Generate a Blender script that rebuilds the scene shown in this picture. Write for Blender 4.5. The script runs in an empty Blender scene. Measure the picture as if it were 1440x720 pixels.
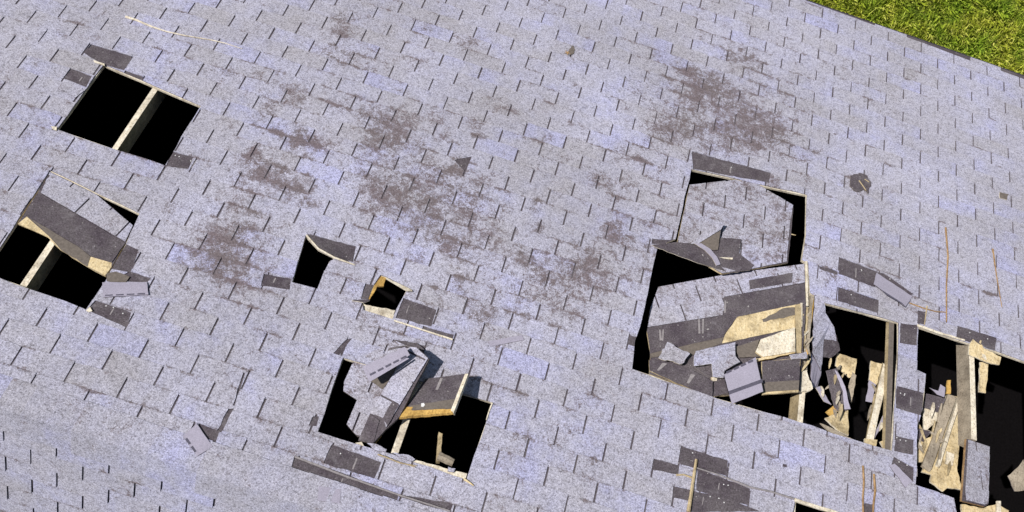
import bpy, bmesh, math, random
import numpy as np
from mathutils import Vector, Matrix
from mathutils.geometry import tessellate_polygon
random.seed(7); rng = np.random.default_rng(7)
scn = bpy.context.scene; COL = scn.collection

# ------------------------------------------------------------------ camera, sky, sun, exposure
LOC=(-0.2082,1.6746,10.0517); ROT=[[0.950392, -0.310652, -0.015802], [0.31079, 0.950452, 0.007112], [0.01281, -0.01167, 0.99985]]
cam = bpy.data.cameras.new('camera'); camo = bpy.data.objects.new('camera', cam); COL.objects.link(camo)
cam.sensor_fit = 'HORIZONTAL'; cam.sensor_width = 36; cam.lens = 30; cam.clip_end = 500
camo.matrix_world = Matrix.Translation(LOC) @ Matrix(ROT).to_4x4()
scn.camera = camo
SUN_EL = math.radians(58); SUN_H = Vector((-0.99, 0.14, 0)).normalized()      # horizontal direction towards the sun
SUND = Vector((SUN_H.x*math.cos(SUN_EL), SUN_H.y*math.cos(SUN_EL), math.sin(SUN_EL)))
world = bpy.data.worlds.new('World'); scn.world = world; world.use_nodes = True
wn = world.node_tree; sky = wn.nodes.new('ShaderNodeTexSky'); sky.sky_type = 'NISHITA'; sky.sun_disc = False
sky.sun_elevation = SUN_EL; sky.sun_rotation = math.atan2(SUN_H.x, SUN_H.y)
wn.links.new(sky.outputs[0], wn.nodes['Background'].inputs[0]); wn.nodes['Background'].inputs[1].default_value = 0.06
sl = bpy.data.lights.new('sun', 'SUN'); sl.energy = 4.8; sl.angle = math.radians(0.5); sl.color = (1, .955, .9)
so = bpy.data.objects.new('sun', sl); COL.objects.link(so); so.location = (0, 0, 15)
so.rotation_euler = SUND.to_track_quat('Z', 'Y').to_euler()
vs = scn.view_settings; vs.view_transform = 'Standard'; vs.look = 'None'; vs.gamma = 1; vs.exposure = 0.18; vs.use_curve_mapping = False

# ------------------------------------------------------------------ frames
TH = math.radians(32); CT, ST = math.cos(TH), math.sin(TH)
RQ, RZ = 2.72, 5.40                    # ridge: distance up the slope, height above the ground
PMIN, PMAX, QE = -6.1, 5.7, -2.66      # gable ends, eave
def W(a):                              # roof frame (along ridge, up the slope, out of the roof) -> world
    p, q, h = a
    return Vector((p, -(q-RQ)*CT + h*ST, RZ + (q-RQ)*ST + h*CT))
def WB(a):                             # the back slope: (along ridge, distance down from the ridge, out)
    p, r, h = a
    return Vector((p, -r*CT - h*ST, RZ - r*ST + h*CT))

# ------------------------------------------------------------------ materials
def mat(name, build):
    m = bpy.data.materials.new(name); m.use_nodes = True; nt = m.node_tree
    b = nt.nodes['Principled BSDF']; b.inputs['Roughness'].default_value = .9; b.inputs['Specular IOR Level'].default_value = .2
    def N(t, **k):
        n = nt.nodes.new(t)
        for a, v in k.items():
            if a in n.inputs: n.inputs[a].default_value = v
            else: setattr(n, a, v)
        return n
    def L(a, b_): nt.links.new(a, b_)
    geo = N('ShaderNodeNewGeometry')
    def noise(scale, detail=2, rough=.5, dist=0, vec=None):
        n = N('ShaderNodeTexNoise'); n.inputs['Scale'].default_value = scale; n.inputs['Detail'].default_value = detail
        n.inputs['Roughness'].default_value = rough; n.inputs['Distortion'].default_value = dist
        L(vec or geo.outputs['Position'], n.inputs['Vector']); return n.outputs['Fac']
    def ramp(fac, *stops):
        r = N('ShaderNodeValToRGB'); e = r.color_ramp.elements
        while len(e) < len(stops): e.new(.5)
        for i, (p, c) in enumerate(stops): e[i].position = p; e[i].color = (*c, 1) if len(c) == 3 else c
        L(fac, r.inputs[0]); return r.outputs[0]
    def mix(f, a, b_, bt='MIX'):
        n = N('ShaderNodeMix'); n.data_type = 'RGBA'; n.blend_type = bt
        for s, v in ((0, f), (6, a), (7, b_)):
            if hasattr(v, 'node'): L(v, n.inputs[s])
            elif s == 0: n.inputs[0].default_value = v
            else: n.inputs[s].default_value = (*v, 1)
        return n.outputs[2]
    def M(op, a, b_=None, clamp=False):
        n = N('ShaderNodeMath'); n.operation = op; n.use_clamp = clamp
        for s, v in ((0, a), (1, b_)):
            if v is None: continue
            if hasattr(v, 'node'): L(v, n.inputs[s])
            else: n.inputs[s].default_value = v
        return n.outputs[0]
    def attr(nm): a = N('ShaderNodeAttribute'); a.attribute_name = nm; return a.outputs['Fac']
    def bump(h, s, d=.002):
        n = N('ShaderNodeBump'); n.inputs['Strength'].default_value = s; n.inputs['Distance'].default_value = d
        L(h, n.inputs['Height']); L(n.outputs[0], b.inputs['Normal'])
    class K: pass
    k = K(); k.N, k.L, k.noise, k.ramp, k.mix, k.M, k.attr, k.bump, k.geo, k.b = N, L, noise, ramp, mix, M, attr, bump, geo, b
    c = build(k)
    if c is not None: L(c, b.inputs['Base Color'])
    return m
def shingle_build(k):
    tone, wear, edge = k.attr('tone'), k.attr('wear'), k.attr('edge')
    soft = k.M('ADD', k.M('MULTIPLY', tone, .34), k.M('MULTIPLY', k.noise(5.0, 4, .6), .66))
    base = k.ramp(soft, (.28, (.342, .333, .370)), (.44, (.370, .365, .428)), (.56, (.374, .373, .460)), (.70, (.365, .370, .525)))
    big = k.noise(1.1, 3, .55); base = k.mix(1, base, k.ramp(big, (.35, (.90, .89, .88)), (.65, (1.06, 1.06, 1.10))), 'MULTIPLY')
    med = k.noise(33, 5, .7); base = k.mix(1, base, k.ramp(med, (.30, (.66, .65, .64)), (.46, (.97, .97, .97)), (.6, (1.05, 1.05, 1.05)), (.74, (1.16, 1.16, 1.14))), 'MULTIPLY')
    gr = k.noise(95, 4, .8)
    gr2 = k.noise(210, 2, .6)
    base = k.mix(1, base, k.ramp(gr, (.30, (.24, .23, .23)), (.43, (.78, .77, .77)), (.52, (1.03, 1.03, 1.03)), (.68, (1.24, 1.24, 1.23))), 'MULTIPLY')
    base = k.mix(1, base, k.ramp(gr2, (.33, (.60, .60, .60)), (.5, (1, 1, 1)), (.68, (1.3, 1.3, 1.3))), 'MULTIPLY')
    base = k.mix(k.ramp(k.noise(46, 3, .62), (.63, (0, 0, 0)), (.71, (.6, .6, .6))), base, (.135, .125, .135))
    wn_ = k.noise(11, 6, .7, .8)
    wn1 = k.noise(34, 5, .7, .4)
    wn2 = k.noise(120, 4, .75)
    f = k.M('ADD', k.M('MULTIPLY', wear, .60), k.M('MULTIPLY', k.M('SUBTRACT', wn_, .5), 1.15))
    f = k.M('ADD', f, k.M('MULTIPLY', k.M('SUBTRACT', wn1, .5), 1.0))
    f = k.M('ADD', f, k.M('MULTIPLY', k.M('SUBTRACT', wn2, .5), .95))
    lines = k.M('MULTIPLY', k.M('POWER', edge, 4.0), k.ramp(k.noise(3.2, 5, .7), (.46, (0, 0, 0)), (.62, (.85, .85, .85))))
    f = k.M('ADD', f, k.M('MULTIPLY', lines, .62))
    scr = k.M('ABSOLUTE', k.M('SUBTRACT', k.noise(16, 5, .62, 1.0), .5))
    scr = k.M('MULTIPLY', k.ramp(scr, (.0, (1, 1, 1)), (.030, (0, 0, 0))), k.ramp(k.noise(2.4, 4, .65), (.44, (0, 0, 0)), (.60, (1, 1, 1))))
    f = k.M('ADD', f, k.M('MULTIPLY', scr, k.M('ADD', .20, k.M('MULTIPLY', wear, .40))))
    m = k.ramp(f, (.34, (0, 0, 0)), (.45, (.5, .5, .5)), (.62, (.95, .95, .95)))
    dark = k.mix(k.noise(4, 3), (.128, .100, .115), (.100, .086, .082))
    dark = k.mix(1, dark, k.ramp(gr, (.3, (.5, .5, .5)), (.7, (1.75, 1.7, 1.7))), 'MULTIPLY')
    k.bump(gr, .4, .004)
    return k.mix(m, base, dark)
def headlap_build(k):
    gr = k.noise(115, 4, .8); pt = k.noise(60, 1, .5)
    c = k.mix(k.ramp(k.noise(6, 5, .65), (.35, (0, 0, 0)), (.65, (1, 1, 1))), (.062, .050, .060), (.105, .092, .098))
    c = k.mix(1, c, k.ramp(gr, (.30, (.35, .35, .35)), (.46, (.9, .9, .9)), (.6, (1.3, 1.3, 1.35)), (.72, (2.6, 2.6, 2.7))), 'MULTIPLY')
    c = k.mix(k.ramp(k.noise(17, 5, .7), (.56, (0, 0, 0)), (.72, (.5, .5, .5))), c, (.20, .185, .20))
    c = k.mix(k.ramp(pt, (.73, (0, 0, 0)), (.79, (.7, .7, .7))), c, (.45, .43, .42))
    k.bump(gr, .4, .004); return c
def wood_build(c1, c2, dirt=.5, sc=18):
    def f(k):
        tc = k.N('ShaderNodeTexCoord'); mp = k.N('ShaderNodeMapping'); mp.inputs['Scale'].default_value = (sc*5, sc*1.1, sc*1.1); mp.inputs['Rotation'].default_value = (0, .4, .35)
        k.L(tc.outputs['Object'], mp.inputs[0])
        g = k.noise(1.0, 6, .7, 1.2, mp.outputs[0]); g2 = k.noise(sc*.45, 4, .65); g3 = k.noise(75, 4, .75)
        c = k.mix(k.ramp(g, (.34, (0, 0, 0)), (.66, (1, 1, 1))), c1, c2)
        c = k.mix(k.ramp(g2, (.47, (0, 0, 0)), (.68, (dirt, dirt, dirt))), c, (c2[0]*.33, c2[1]*.31, c2[2]*.32))
        c = k.mix(1, c, k.ramp(g3, (.32, (.45, .43, .42)), (.46, (.95, .95, .95)), (.7, (1.15, 1.15, 1.15))), 'MULTIPLY')
        k.bump(g, .5, .004); return c
    return f
def plain(c, r=.9, n=60, amt=.25):
    def f(k):
        k.b.inputs['Roughness'].default_value = r
        return k.mix(1, k.mix(0, c, c), k.ramp(k.noise(n, 4, .65), (.3, (1-amt,)*3), (.7, (1+amt,)*3)), 'MULTIPLY')
    return f
def back_build(k):          # smooth sanded underside of a shingle
    c = k.mix(k.noise(7, 4, .6), (.37, .345, .43), (.26, .245, .30))
    return k.mix(1, c, k.ramp(k.noise(140, 2, .6), (.3, (.82, .82, .82)), (.7, (1.12, 1.12, 1.12))), 'MULTIPLY')
def grass_build(k):
    t = k.attr('tone'); n = k.noise(1.4, 5, .65)
    a = k.ramp(t, (0, (.085, .16, .012)), (.5, (.22, .35, .022)), (1, (.42, .52, .07)))
    b_ = k.ramp(t, (0, (.16, .20, .016)), (.5, (.42, .46, .04)), (1, (.70, .66, .16)))
    c = k.mix(k.ramp(n, (.40, (0, 0, 0)), (.60, (1, 1, 1))), a, b_)
    return k.mix(k.ramp(k.noise(2.9, 4, .6), (.62, (0, 0, 0)), (.76, (.5, .5, .5))), c, (.46, .38, .20))
MS = mat('weathered_shingle', shingle_build)
MH = mat('unfaded_shingle', headlap_build)
MBK = mat('shingle_underside', back_build)
MPLY = mat('plywood', wood_build((.68, .57, .37), (.52, .40, .21), .7))
MPALE = mat('raw_pale_wood', wood_build((.78, .73, .62), (.55, .47, .34), .6))
MYEL = mat('fresh_torn_wood', wood_build((.62, .41, .13), (.40, .23, .06), .6))
MLUM = mat('lumber', wood_build((.50, .41, .26), (.36, .28, .16), .5, 10))
MGRY = mat('weathered_lumber', wood_build((.40, .345, .27), (.26, .22, .17), .5, 10))
MFELT = mat('felt_paper', plain((.135, .115, .10)))
MSEAL = mat('seal_strip', plain((.085, .08, .11), .8))
MPLAS = mat('adhesive_mark', plain((.24, .22, .225)))
MDARK = mat('attic_dark', plain((.005, .0045, .005)))  # attic gloom put into the colour: near black, so sunlit floor stays dark
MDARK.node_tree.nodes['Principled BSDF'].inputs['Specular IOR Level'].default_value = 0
MSID = mat('siding', plain((.55, .53, .48)))
MFAS = mat('drip_edge', plain((.05, .045, .06), .6))
MGRD = mat('lawn_soil', lambda k: k.mix(k.ramp(k.noise(1.4, 8, .7), (.38, (0, 0, 0)), (.62, (1, 1, 1))), (.075, .115, .014), (.17, .18, .03)))
MGRS = mat('grass_blade', grass_build)
MSTK = mat('dry_twig', wood_build((.42, .28, .14), (.24, .14, .07), .4))
MNAIL = mat('nail_head', plain((.6, .6, .6), .5))

# ------------------------------------------------------------------ mesh helpers
def tag(o, label=None, cat=None, group=None, kind=None):
    for k, v in (('label', label), ('category', cat), ('group', group), ('kind', kind)):
        if v: o[k] = v
    return o
def link(name, verts, faces, mats, parent=None, mi=None, attrs=None):
    verts = [Vector(v) for v in verts]
    c = sum(verts, Vector())/len(verts)
    me = bpy.data.meshes.new(name); me.from_pydata([v-c for v in verts], [], faces)
    for m in (mats if isinstance(mats, (list, tuple)) else [mats]): me.materials.append(m)
    if mi is not None: me.polygons.foreach_set('material_index', mi)
    for a, vals in (attrs or {}).items():
        at = me.attributes.new(a, 'FLOAT', 'POINT'); at.data.foreach_set('value', vals)
    o = bpy.data.objects.new(name, me); COL.objects.link(o)
    if parent is not None:
        o.parent = parent; o.location = c - world_loc(parent)
    else: o.location = c
    return o
def world_loc(o):
    l = Vector(o.location)
    while o.parent is not None: o = o.parent; l += Vector(o.location)
    return l
def empty(name, loc, label, cat, group=None):
    o = bpy.data.objects.new(name, None); COL.objects.link(o); o.location = loc; o.empty_display_size = .1
    return tag(o, label, cat, group)
def newell(pts):
    n = Vector()
    for i in range(len(pts)):
        a, b = pts[i], pts[(i+1) % len(pts)]
        n += Vector(((a.y-b.y)*(a.z+b.z), (a.z-b.z)*(a.x+b.x), (a.x-b.x)*(a.y+b.y)))
    return n.normalized()
def rough_edge(pts, jag, step):
    out = []
    for i in range(len(pts)):
        a, b = Vector(pts[i]), Vector(pts[(i+1) % len(pts)])
        n = max(1, int((b-a).length/step)); out.append(a)
        e = (b-a).normalized(); nn = Vector((-e.y, e.x, 0))
        for k in range(1, n):
            out.append(a.lerp(b, (k+random.uniform(-.3, .3))/n) + nn*random.uniform(-jag, jag))
    return out
def slab(name, pts, thick, mats, parent=None, jag=0, step=.04, fr=W, warp=None):
    """polygon (roof frame) with thickness; mats = (top, edge, bottom)"""
    if jag: pts = rough_edge(pts, jag, step)
    pts = [Vector(p) for p in pts]
    if newell(pts).z < 0: pts.reverse()
    nn = newell(pts)
    bot = [p - nn*thick for p in pts]
    n = len(pts); tri = tessellate_polygon([pts]); faces, mi = [], []
    for t in tri:
        a, b, c = t
        if (pts[b]-pts[a]).cross(pts[c]-pts[a]).dot(nn) < 0: b, c = c, b
        faces.append((a, b, c)); mi.append(0); faces.append((a+n, c+n, b+n)); mi.append(2)
    for i in range(n):
        j = (i+1) % n; faces.append((i, i+n, j+n, j)); mi.append(1)
    v = [fr(p) for p in pts+bot]
    m = mats if isinstance(mats, (list, tuple)) else (mats,)*3
    tn = random.random()*.6
    return link(name, v, faces, m, parent, mi, dict(tone=[tn]*(2*n), wear=[random.uniform(.15, .5) for _ in range(2*n)]))
def beam(name, A, B, w, d, mats, parent=None, up=(0, 0, 1), fr=W, seg=6, rough=.002, split=0):
    """a squared timber from A to B; top centre line given; end faces may be splintered"""
    A, B = Vector(A), Vector(B); ax = (B-A).normalized(); side = ax.cross(Vector(up)).normalized(); dn = side.cross(ax).normalized()
    if dn.dot(Vector(up)) > 0: dn = -dn
    vs_, fs = [], []
    for i in range(seg+1):
        c = A.lerp(B, i/seg)
        for sx, sy in ((-.5, 0), (.5, 0), (.5, 1), (-.5, 1)):
            e = ax*random.uniform(-split, split) if i in (0, seg) else Vector()
            vs_.append(c + side*w*sx + dn*d*sy + e + Vector([random.uniform(-rough, rough) for _ in range(3)]))
    for i in range(seg):
        for k in range(4):
            l = (k+1) % 4; fs.append((i*4+k, i*4+l, i*4+4+l, i*4+4+k))
    fs += [(3, 2, 1, 0), (seg*4, seg*4+1, seg*4+2, seg*4+3)]
    ml = mats if isinstance(mats, (list, tuple)) else [mats]
    o = link(name, [fr(v) for v in vs_], fs, ml, parent, [1 if len(ml) > 1 and i < seg*4 and i % 4 == 0 else 0 for i in range(len(fs))])
    bm = bmesh.new(); bm.from_mesh(o.data); bmesh.ops.recalc_face_normals(bm, faces=bm.faces); bm.to_mesh(o.data); bm.free()
    return o
def rod(name, path, r0, r1, m, parent=None, fr=W, k=6):
    path = [Vector(p) for p in path]; vs_, fs = [], []
    for i, c in enumerate(path):
        t = (path[min(i+1, len(path)-1)] - path[max(i-1, 0)]).normalized()
        a = t.orthogonal().normalized(); b = t.cross(a); r = r0 + (r1-r0)*i/(len(path)-1)
        for j in range(k):
            an = 2*math.pi*j/k; vs_.append(c + (a*math.cos(an)+b*math.sin(an))*r*random.uniform(.8, 1.2))
    for i in range(len(path)-1):
        for j in range(k):
            l = (j+1) % k; fs.append((i*k+j, i*k+l, i*k+k+l, i*k+k+j))
    fs += [tuple(range(k-1, -1, -1)), tuple((len(path)-1)*k+j for j in range(k))]
    return link(name, [fr(v) for v in vs_], fs, m, parent)
# 2-D convex clipping -------------------------------------------------
def area(p): return .5*sum(p[i][0]*p[(i+1) % len(p)][1]-p[(i+1) % len(p)][0]*p[i][1] for i in range(len(p)))
def half(poly, a, b, keep_left):
    out = []; s = 1 if keep_left else -1
    def d(p): return s*((b[0]-a[0])*(p[1]-a[1])-(b[1]-a[1])*(p[0]-a[0]))
    for i in range(len(poly)):
        p, q = poly[i], poly[(i+1) % len(poly)]; dp, dq = d(p), d(q)
        if dp >= 0: out.append(p)
        if (dp > 0 and dq < 0) or (dp < 0 and dq > 0):
            t = dp/(dp-dq); out.append((p[0]+(q[0]-p[0])*t, p[1]+(q[1]-p[1])*t))
    return out
def convex_parts(poly):
    poly = list(poly)
    if area(poly) < 0: poly.reverse()
    n = len(poly)
    if all((poly[(i+1) % n][0]-poly[i][0])*(poly[(i+2) % n][1]-poly[(i+1) % n][1])-(poly[(i+1) % n][1]-poly[i][1])*(poly[(i+2) % n][0]-poly[(i+1) % n][0]) > -1e-9 for i in range(n)):
        return [poly]
    out = []
    for t in tessellate_polygon([[Vector((*p, 0)) for p in poly]]):
        q = [poly[i] for i in t]; a = area(q)
        if abs(a) > 1e-8: out.append(q if a > 0 else q[::-1])
    return out
def subtract(poly, cut):
    rest, out = poly, []
    for i in range(len(cut)):
        a, b = cut[i], cut[(i+1) % len(cut)]
        o = half(rest, a, b, False)
        if len(o) > 2 and abs(area(o)) > 2e-6: out.append(o)
        rest = half(rest, a, b, True)
        if len(rest) < 3 or abs(area(rest)) < 1e-7: break
    return out
def intersect(poly, cut):
    for i in range(len(cut)):
        poly = half(poly, cut[i], cut[(i+1) % len(cut)], True)
        if len(poly) < 3: return []
    return poly
class Cutter:
    def __init__(s, polys):
        s.c = []
        for p in polys:
            for c in convex_parts(p):
                s.c.append((min(x for x, y in c), max(x for x, y in c), min(y for x, y in c), max(y for x, y in c), c))
    def cut(s, poly):
        x0, x1 = min(p[0] for p in poly), max(p[0] for p in poly); y0, y1 = min(p[1] for p in poly), max(p[1] for p in poly)
        ps = [poly]
        for a0, a1, b0, b1, c in s.c:
            if a1 < x0 or a0 > x1 or b1 < y0 or b0 > y1: continue
            nx = []
            for p in ps: nx += subtract(p, c) if len(intersect(p, c)) > 2 else [p]
            ps = nx
        return ps
def sheet(polys, top, bot):
    """convex 2-D polygons -> welded top with side walls; top(p,q) and bot(p,q) give heights"""
    key, vs_, fs, ec = {}, [], [], {}
    def vid(p):
        k = (round(p[0]*4000), round(p[1]*4000))
        if k not in key: key[k] = len(vs_); vs_.append(p)
        return key[k]
    for p in polys:
        if area(p) < 0: p = p[::-1]
        ids = []
        for q in p:
            i = vid(q)
            if not ids or ids[-1] != i: ids.append(i)
        if len(ids) > 2 and ids[0] == ids[-1]: ids.pop()
        if len(set(ids)) < 3: continue
        fs.append(tuple(ids))
        for i in range(len(ids)): ec[(ids[i], ids[(i+1) % len(ids)])] = 1
    n = len(vs_); V = [(p[0], p[1], top(*p)) for p in vs_]; low, F = {}, [f[::-1] for f in fs]; nt = len(F)
    for (a, b) in list(ec):
        if (b, a) in ec: continue
        for k in (a, b):
            if k not in low: low[k] = len(V); V.append((vs_[k][0], vs_[k][1], bot(*vs_[k])))
        F.append((a, b, low[b], low[a]))
    return V, F, nt

# ------------------------------------------------------------------ the damage, in metres on the roof
HOLES = dict(
 A=[(-3.180,0.356),(-2.455,0.431),(-2.443,0.967),(-3.180,0.954)],
 B=[(-3.058,1.260),(-2.423,1.354),(-2.397,1.582),(-2.379,1.850),(-2.390,2.053),(-2.930,2.028),(-3.033,2.019),(-3.033,1.856)],
 C=[(-1.418,1.135),(-1.309,1.199),(-1.207,1.216),(-1.190,1.231),(-1.213,1.256),(-1.214,1.336),(-1.209,1.468),(-1.368,1.475)],
 D=[(-0.878,1.239),(-0.843,1.240),(-0.657,1.270),(-0.693,1.290),(-0.705,1.434),(-0.705,1.506),(-0.895,1.504),(-0.917,1.459),(-0.979,1.463),(-0.894,1.425),(-0.893,1.324)],
 E=[(-0.896,1.847),(0.039,1.824),(0.021,2.317),(-0.644,2.314),(-0.871,2.316)],
 G=[(0.954,-0.402),(1.848,-0.516),(1.871,-0.159),(1.858,0.075),(1.907,0.093),(1.936,0.325),(2.055,0.369),(2.594,0.330),(2.599,0.590),(2.586,0.918),(2.571,1.302),(2.278,1.311),(1.832,1.312),(1.356,1.329),(0.825,1.315),(0.806,1.119),(0.823,0.895),(0.822,0.641),(0.826,0.353),(0.939,0.247)],
 H=[(2.741,0.312),(3.052,0.316),(3.317,0.307),(3.571,0.315),(4.376,0.333),(4.161,1.565),(3.034,1.734),(2.983,1.478),(2.731,1.474),(2.742,1.071),(2.776,0.932),(2.800,0.668),(2.733,0.658)],
 J=[(1.961,1.824),(2.108,1.815),(2.303,1.820),(2.295,1.887),(2.140,1.946),(1.949,1.951)],
)
# tabs torn off the roof: the unfaded layer below lies bare
BARE = [
 [(-3.349,0.310),(-3.344,0.224),(-3.057,0.213),(-3.040,0.347),(-3.195,0.358)],
 [(-3.355,0.470),(-3.200,0.476),(-3.189,0.574),(-3.349,0.565)],
 [(-3.033,0.344),(-2.905,0.344),(-2.898,0.376),(-3.032,0.378)],
 [(-2.458,0.843),(-2.315,0.836),(-2.301,0.933),(-2.437,0.969)],
 [(-2.402,1.574),(-2.309,1.587),(-2.276,1.746),(-2.396,1.763)],
 [(-2.287,1.741),(-2.151,1.737),(-2.158,1.771),(-2.342,1.836)],
 [(-2.373,1.981),(-2.151,1.984),(-2.133,2.079),(-2.387,2.049)],
 [(-1.419,1.117),(-1.096,1.093),(-1.073,1.211),(-1.210,1.210)],
 [(-1.551,1.481),(-1.384,1.459),(-1.363,1.529),(-1.535,1.563)],
 [(-0.947,1.328),(-0.895,1.318),(-0.889,1.423),(-0.935,1.440)],
 [(-0.690,1.340),(-0.470,1.348),(-0.465,1.471),(-0.691,1.490)],
 [(-0.514,1.482),(-0.316,1.475),(-0.314,1.509),(-0.513,1.520)],
 [(-0.922,1.727),(-0.892,1.707),(-0.927,1.839),(-0.963,1.837)],
 [(-0.932,2.242),(-0.898,2.231),(-0.890,2.289),(-0.933,2.299)],
 [(-0.771,2.361),(-0.473,2.372),(-0.479,2.472),(-0.775,2.474)],
 [(-0.941,2.486),(-0.319,2.511),(-0.317,2.589),(-0.930,2.597)],
 [(-0.315,2.510),(-0.014,2.471),(-0.017,2.519),(-0.317,2.525)],
 [(-0.656,1.631),(-0.450,1.604),(-0.462,1.671),(-0.681,1.748)],
 [(-1.505,2.476),(-1.380,2.485),(-1.372,2.591),(-1.470,2.565)],
 [(-1.402,2.120),(-1.391,2.119),(-1.365,2.321),(-1.376,2.322)],
 [(-1.363,2.588),(-1.274,2.597),(-1.273,2.605),(-1.362,2.596)],
 [(-1.389,2.349),(-1.361,2.336),(-1.368,2.488),(-1.395,2.486)],
 [(-1.519,2.680),(-1.478,2.689),(-1.464,2.758),(-1.507,2.758)],
 [(-1.255,2.646),(-1.216,2.641),(-1.215,2.729),(-1.254,2.720)],
 [(0.931,-0.572),(1.554,-0.613),(1.548,-0.516),(0.964,-0.410)],
 [(0.776,0.305),(0.949,0.255),(0.950,0.306),(0.777,0.352)],
 [(2.132,-0.053),(2.427,-0.038),(2.413,0.105),(2.135,0.094)],
 [(2.138,0.203),(2.441,0.199),(2.433,0.309),(2.145,0.317)],
 [(1.985,0.078),(2.130,0.074),(2.128,0.106),(1.993,0.104)],
 [(2.733,0.178),(2.801,0.169),(2.791,0.278),(2.730,0.286)],
 [(3.032,0.198),(3.327,0.191),(3.311,0.301),(3.021,0.301)],
 [(2.398,-0.027),(2.476,-0.041),(2.703,0.052),(2.655,0.092)],
 [(1.216,1.713),(1.516,1.710),(1.521,1.809),(1.219,1.828)],
 [(1.062,1.845),(1.224,1.837),(1.228,1.895),(1.069,1.916)],
 [(1.334,1.815),(1.675,1.839),(1.673,1.942),(1.350,1.954)],
 [(1.207,1.972),(1.357,1.963),(1.533,1.940),(1.759,1.956),(1.321,2.094),(1.317,2.031),(1.213,2.042)],
 [(2.400,1.698),(2.458,1.691),(2.454,1.748),(2.394,1.767)],
 [(1.861,1.618),(1.890,1.615),(1.892,1.632),(1.863,1.638)],
 [(0.763,1.090),(0.816,1.090),(0.812,1.159),(0.759,1.159)],
 [(-0.705,0.195),(-0.601,0.119),(-0.603,0.219),(-0.619,0.252)],
 [(2.606,0.330),(2.738,0.298),(2.730,0.469),(2.603,0.492)],
 [(2.592,0.827),(2.792,0.814),(2.763,0.986),(2.586,0.992)],
 [(2.590,1.187),(2.715,1.175),(2.713,1.281),(2.582,1.296)],
 [(2.583,1.333),(2.717,1.364),(2.715,1.461),(2.656,1.458),(2.562,1.407)],
]
BARE = [b for b in BARE if abs(area(b)) > 2e-4]
EAVE_BARE = [[(1.467,-2.834),(2.309,-2.734),(2.313,-2.628),(1.483,-2.662)], [(2.610,-2.734),(3.211,-2.688),(3.201,-2.579),(2.608,-2.615)], [(3.495,-2.692),(3.812,-2.677),(3.805,-2.569),(3.483,-2.581)]]
def loosen(poly, g, jag):
    """the shingle edge stands back a little from the broken deck edge"""
    c = (sum(p[0] for p in poly)/len(poly), sum(p[1] for p in poly)/len(poly))
    pts = rough_edge([Vector((*p, 0)) for p in poly], jag, .11)
    out = []
    for p in pts:
        d = Vector((p.x-c[0], p.y-c[1], 0)).normalized(); s = g if d.y < -abs(d.x)*.5 else (g*.4 if d.x < 0 else -g*.7); out.append((p.x + d.x*s, p.y + d.y*s))
    return out
SH_CUT = [loosen(h, .0045, .005) for h in HOLES.values()]
deck_cut = Cutter([[(p.x, p.y) for p in rough_edge([Vector((*q, 0)) for q in h], .003, .13)] for h in HOLES.values()])
BARE = [[(p.x, p.y) for p in rough_edge([Vector((*q, 0)) for q in b], .0035, .045)] for b in BARE]
tab_cut = Cutter(SH_CUT + BARE + EAVE_BARE)
under_cut = Cutter(SH_CUT)
# worn granules: (centre p, q, reach, strength)
WEARPTS = [(-1.916,0.092),(-1.746,0.446),(-1.757,0.782),(-1.589,0.054),(-1.259,0.016),(-1.003,-0.094),(-1.058,0.368),(-1.788,-0.328),(-1.817,-0.622),(-1.792,1.153),(-1.765,1.530),(-0.699,0.841),(-0.231,0.748),(0.467,0.375),(0.370,0.752),(0.521,0.753),(-0.643,0.209),(0.791,-1.375),(0.937,-1.200),(1.165,-1.753),(1.358,-1.150),(0.763,-0.818),(0.680,-0.635),(2.265,-0.775),(1.491,-1.016),(0.452,-0.361),(0.470,0.005),(1.069,-1.102),(0.282,1.011),(-0.021,1.414),(-1.907,2.735),(-1.716,2.755),(-1.177,2.743),(-0.177,-1.164),(-1.254,0.252),(-1.566,0.766),(-1.896,0.746),(-0.588,0.557),(-1.051,0.680),(0.116,0.933),(0.972,-1.375),(1.218,-0.863),(-0.886,1.415),(-1.906,1.422),(2.788,0.177),(1.415,-0.176),(-1.379,2.828),(-0.382,1.229),(-0.848,0.537),(1.556,-1.554),(2.500,-0.605),(0.839,-0.702),(1.069,-0.690)]
WEARRS = [(.17,.9),(.15,1.0),(.17,1.0),(.1,.6),(.2,.7),(.09,.6),(.45,.45),(.18,.4),(.12,.45),(.3,.6),(.22,.75),(.35,.4),(.25,.4),(.1,1.0),(.2,.6),(.12,.7),(.06,1.1),(.1,.7),(.25,.65),(.2,.6),(.25,.5),(.18,.6),(.14,.6),(.1,1.2),(.2,.5),(.12,.5),(.12,.55),(.5,.3),(.2,.35),(.08,.6),(.14,.6),(.08,.8),(.12,.6),(.03,1.3),(.16,.5),(.1,.6),(.14,.6),(.25,.4),(.2,.45),(.25,.35),(.08,.9),(.12,.8),(.25,.35),(.2,.6),(.2,.35),(.15,.4),(.15,.5),(.2,.35),(.15,.5),(.15,.45),(.2,.4),(.12,.55),(.12,.6)]
for _ in range(150):                   # many small scuffs through the worn middle band
    a = rng.normal(-.3, 1.6), rng.normal(.45, .75)
    WEARPTS.append(a); WEARRS.append((rng.uniform(.02, .075), rng.uniform(.4, 1.0)))
for _ in range(32):
    WEARPTS.append((rng.normal(1.5, .5), rng.normal(-.75, .4))); WEARRS.append((rng.uniform(.02, .08), rng.uniform(.3, .8)))
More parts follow.
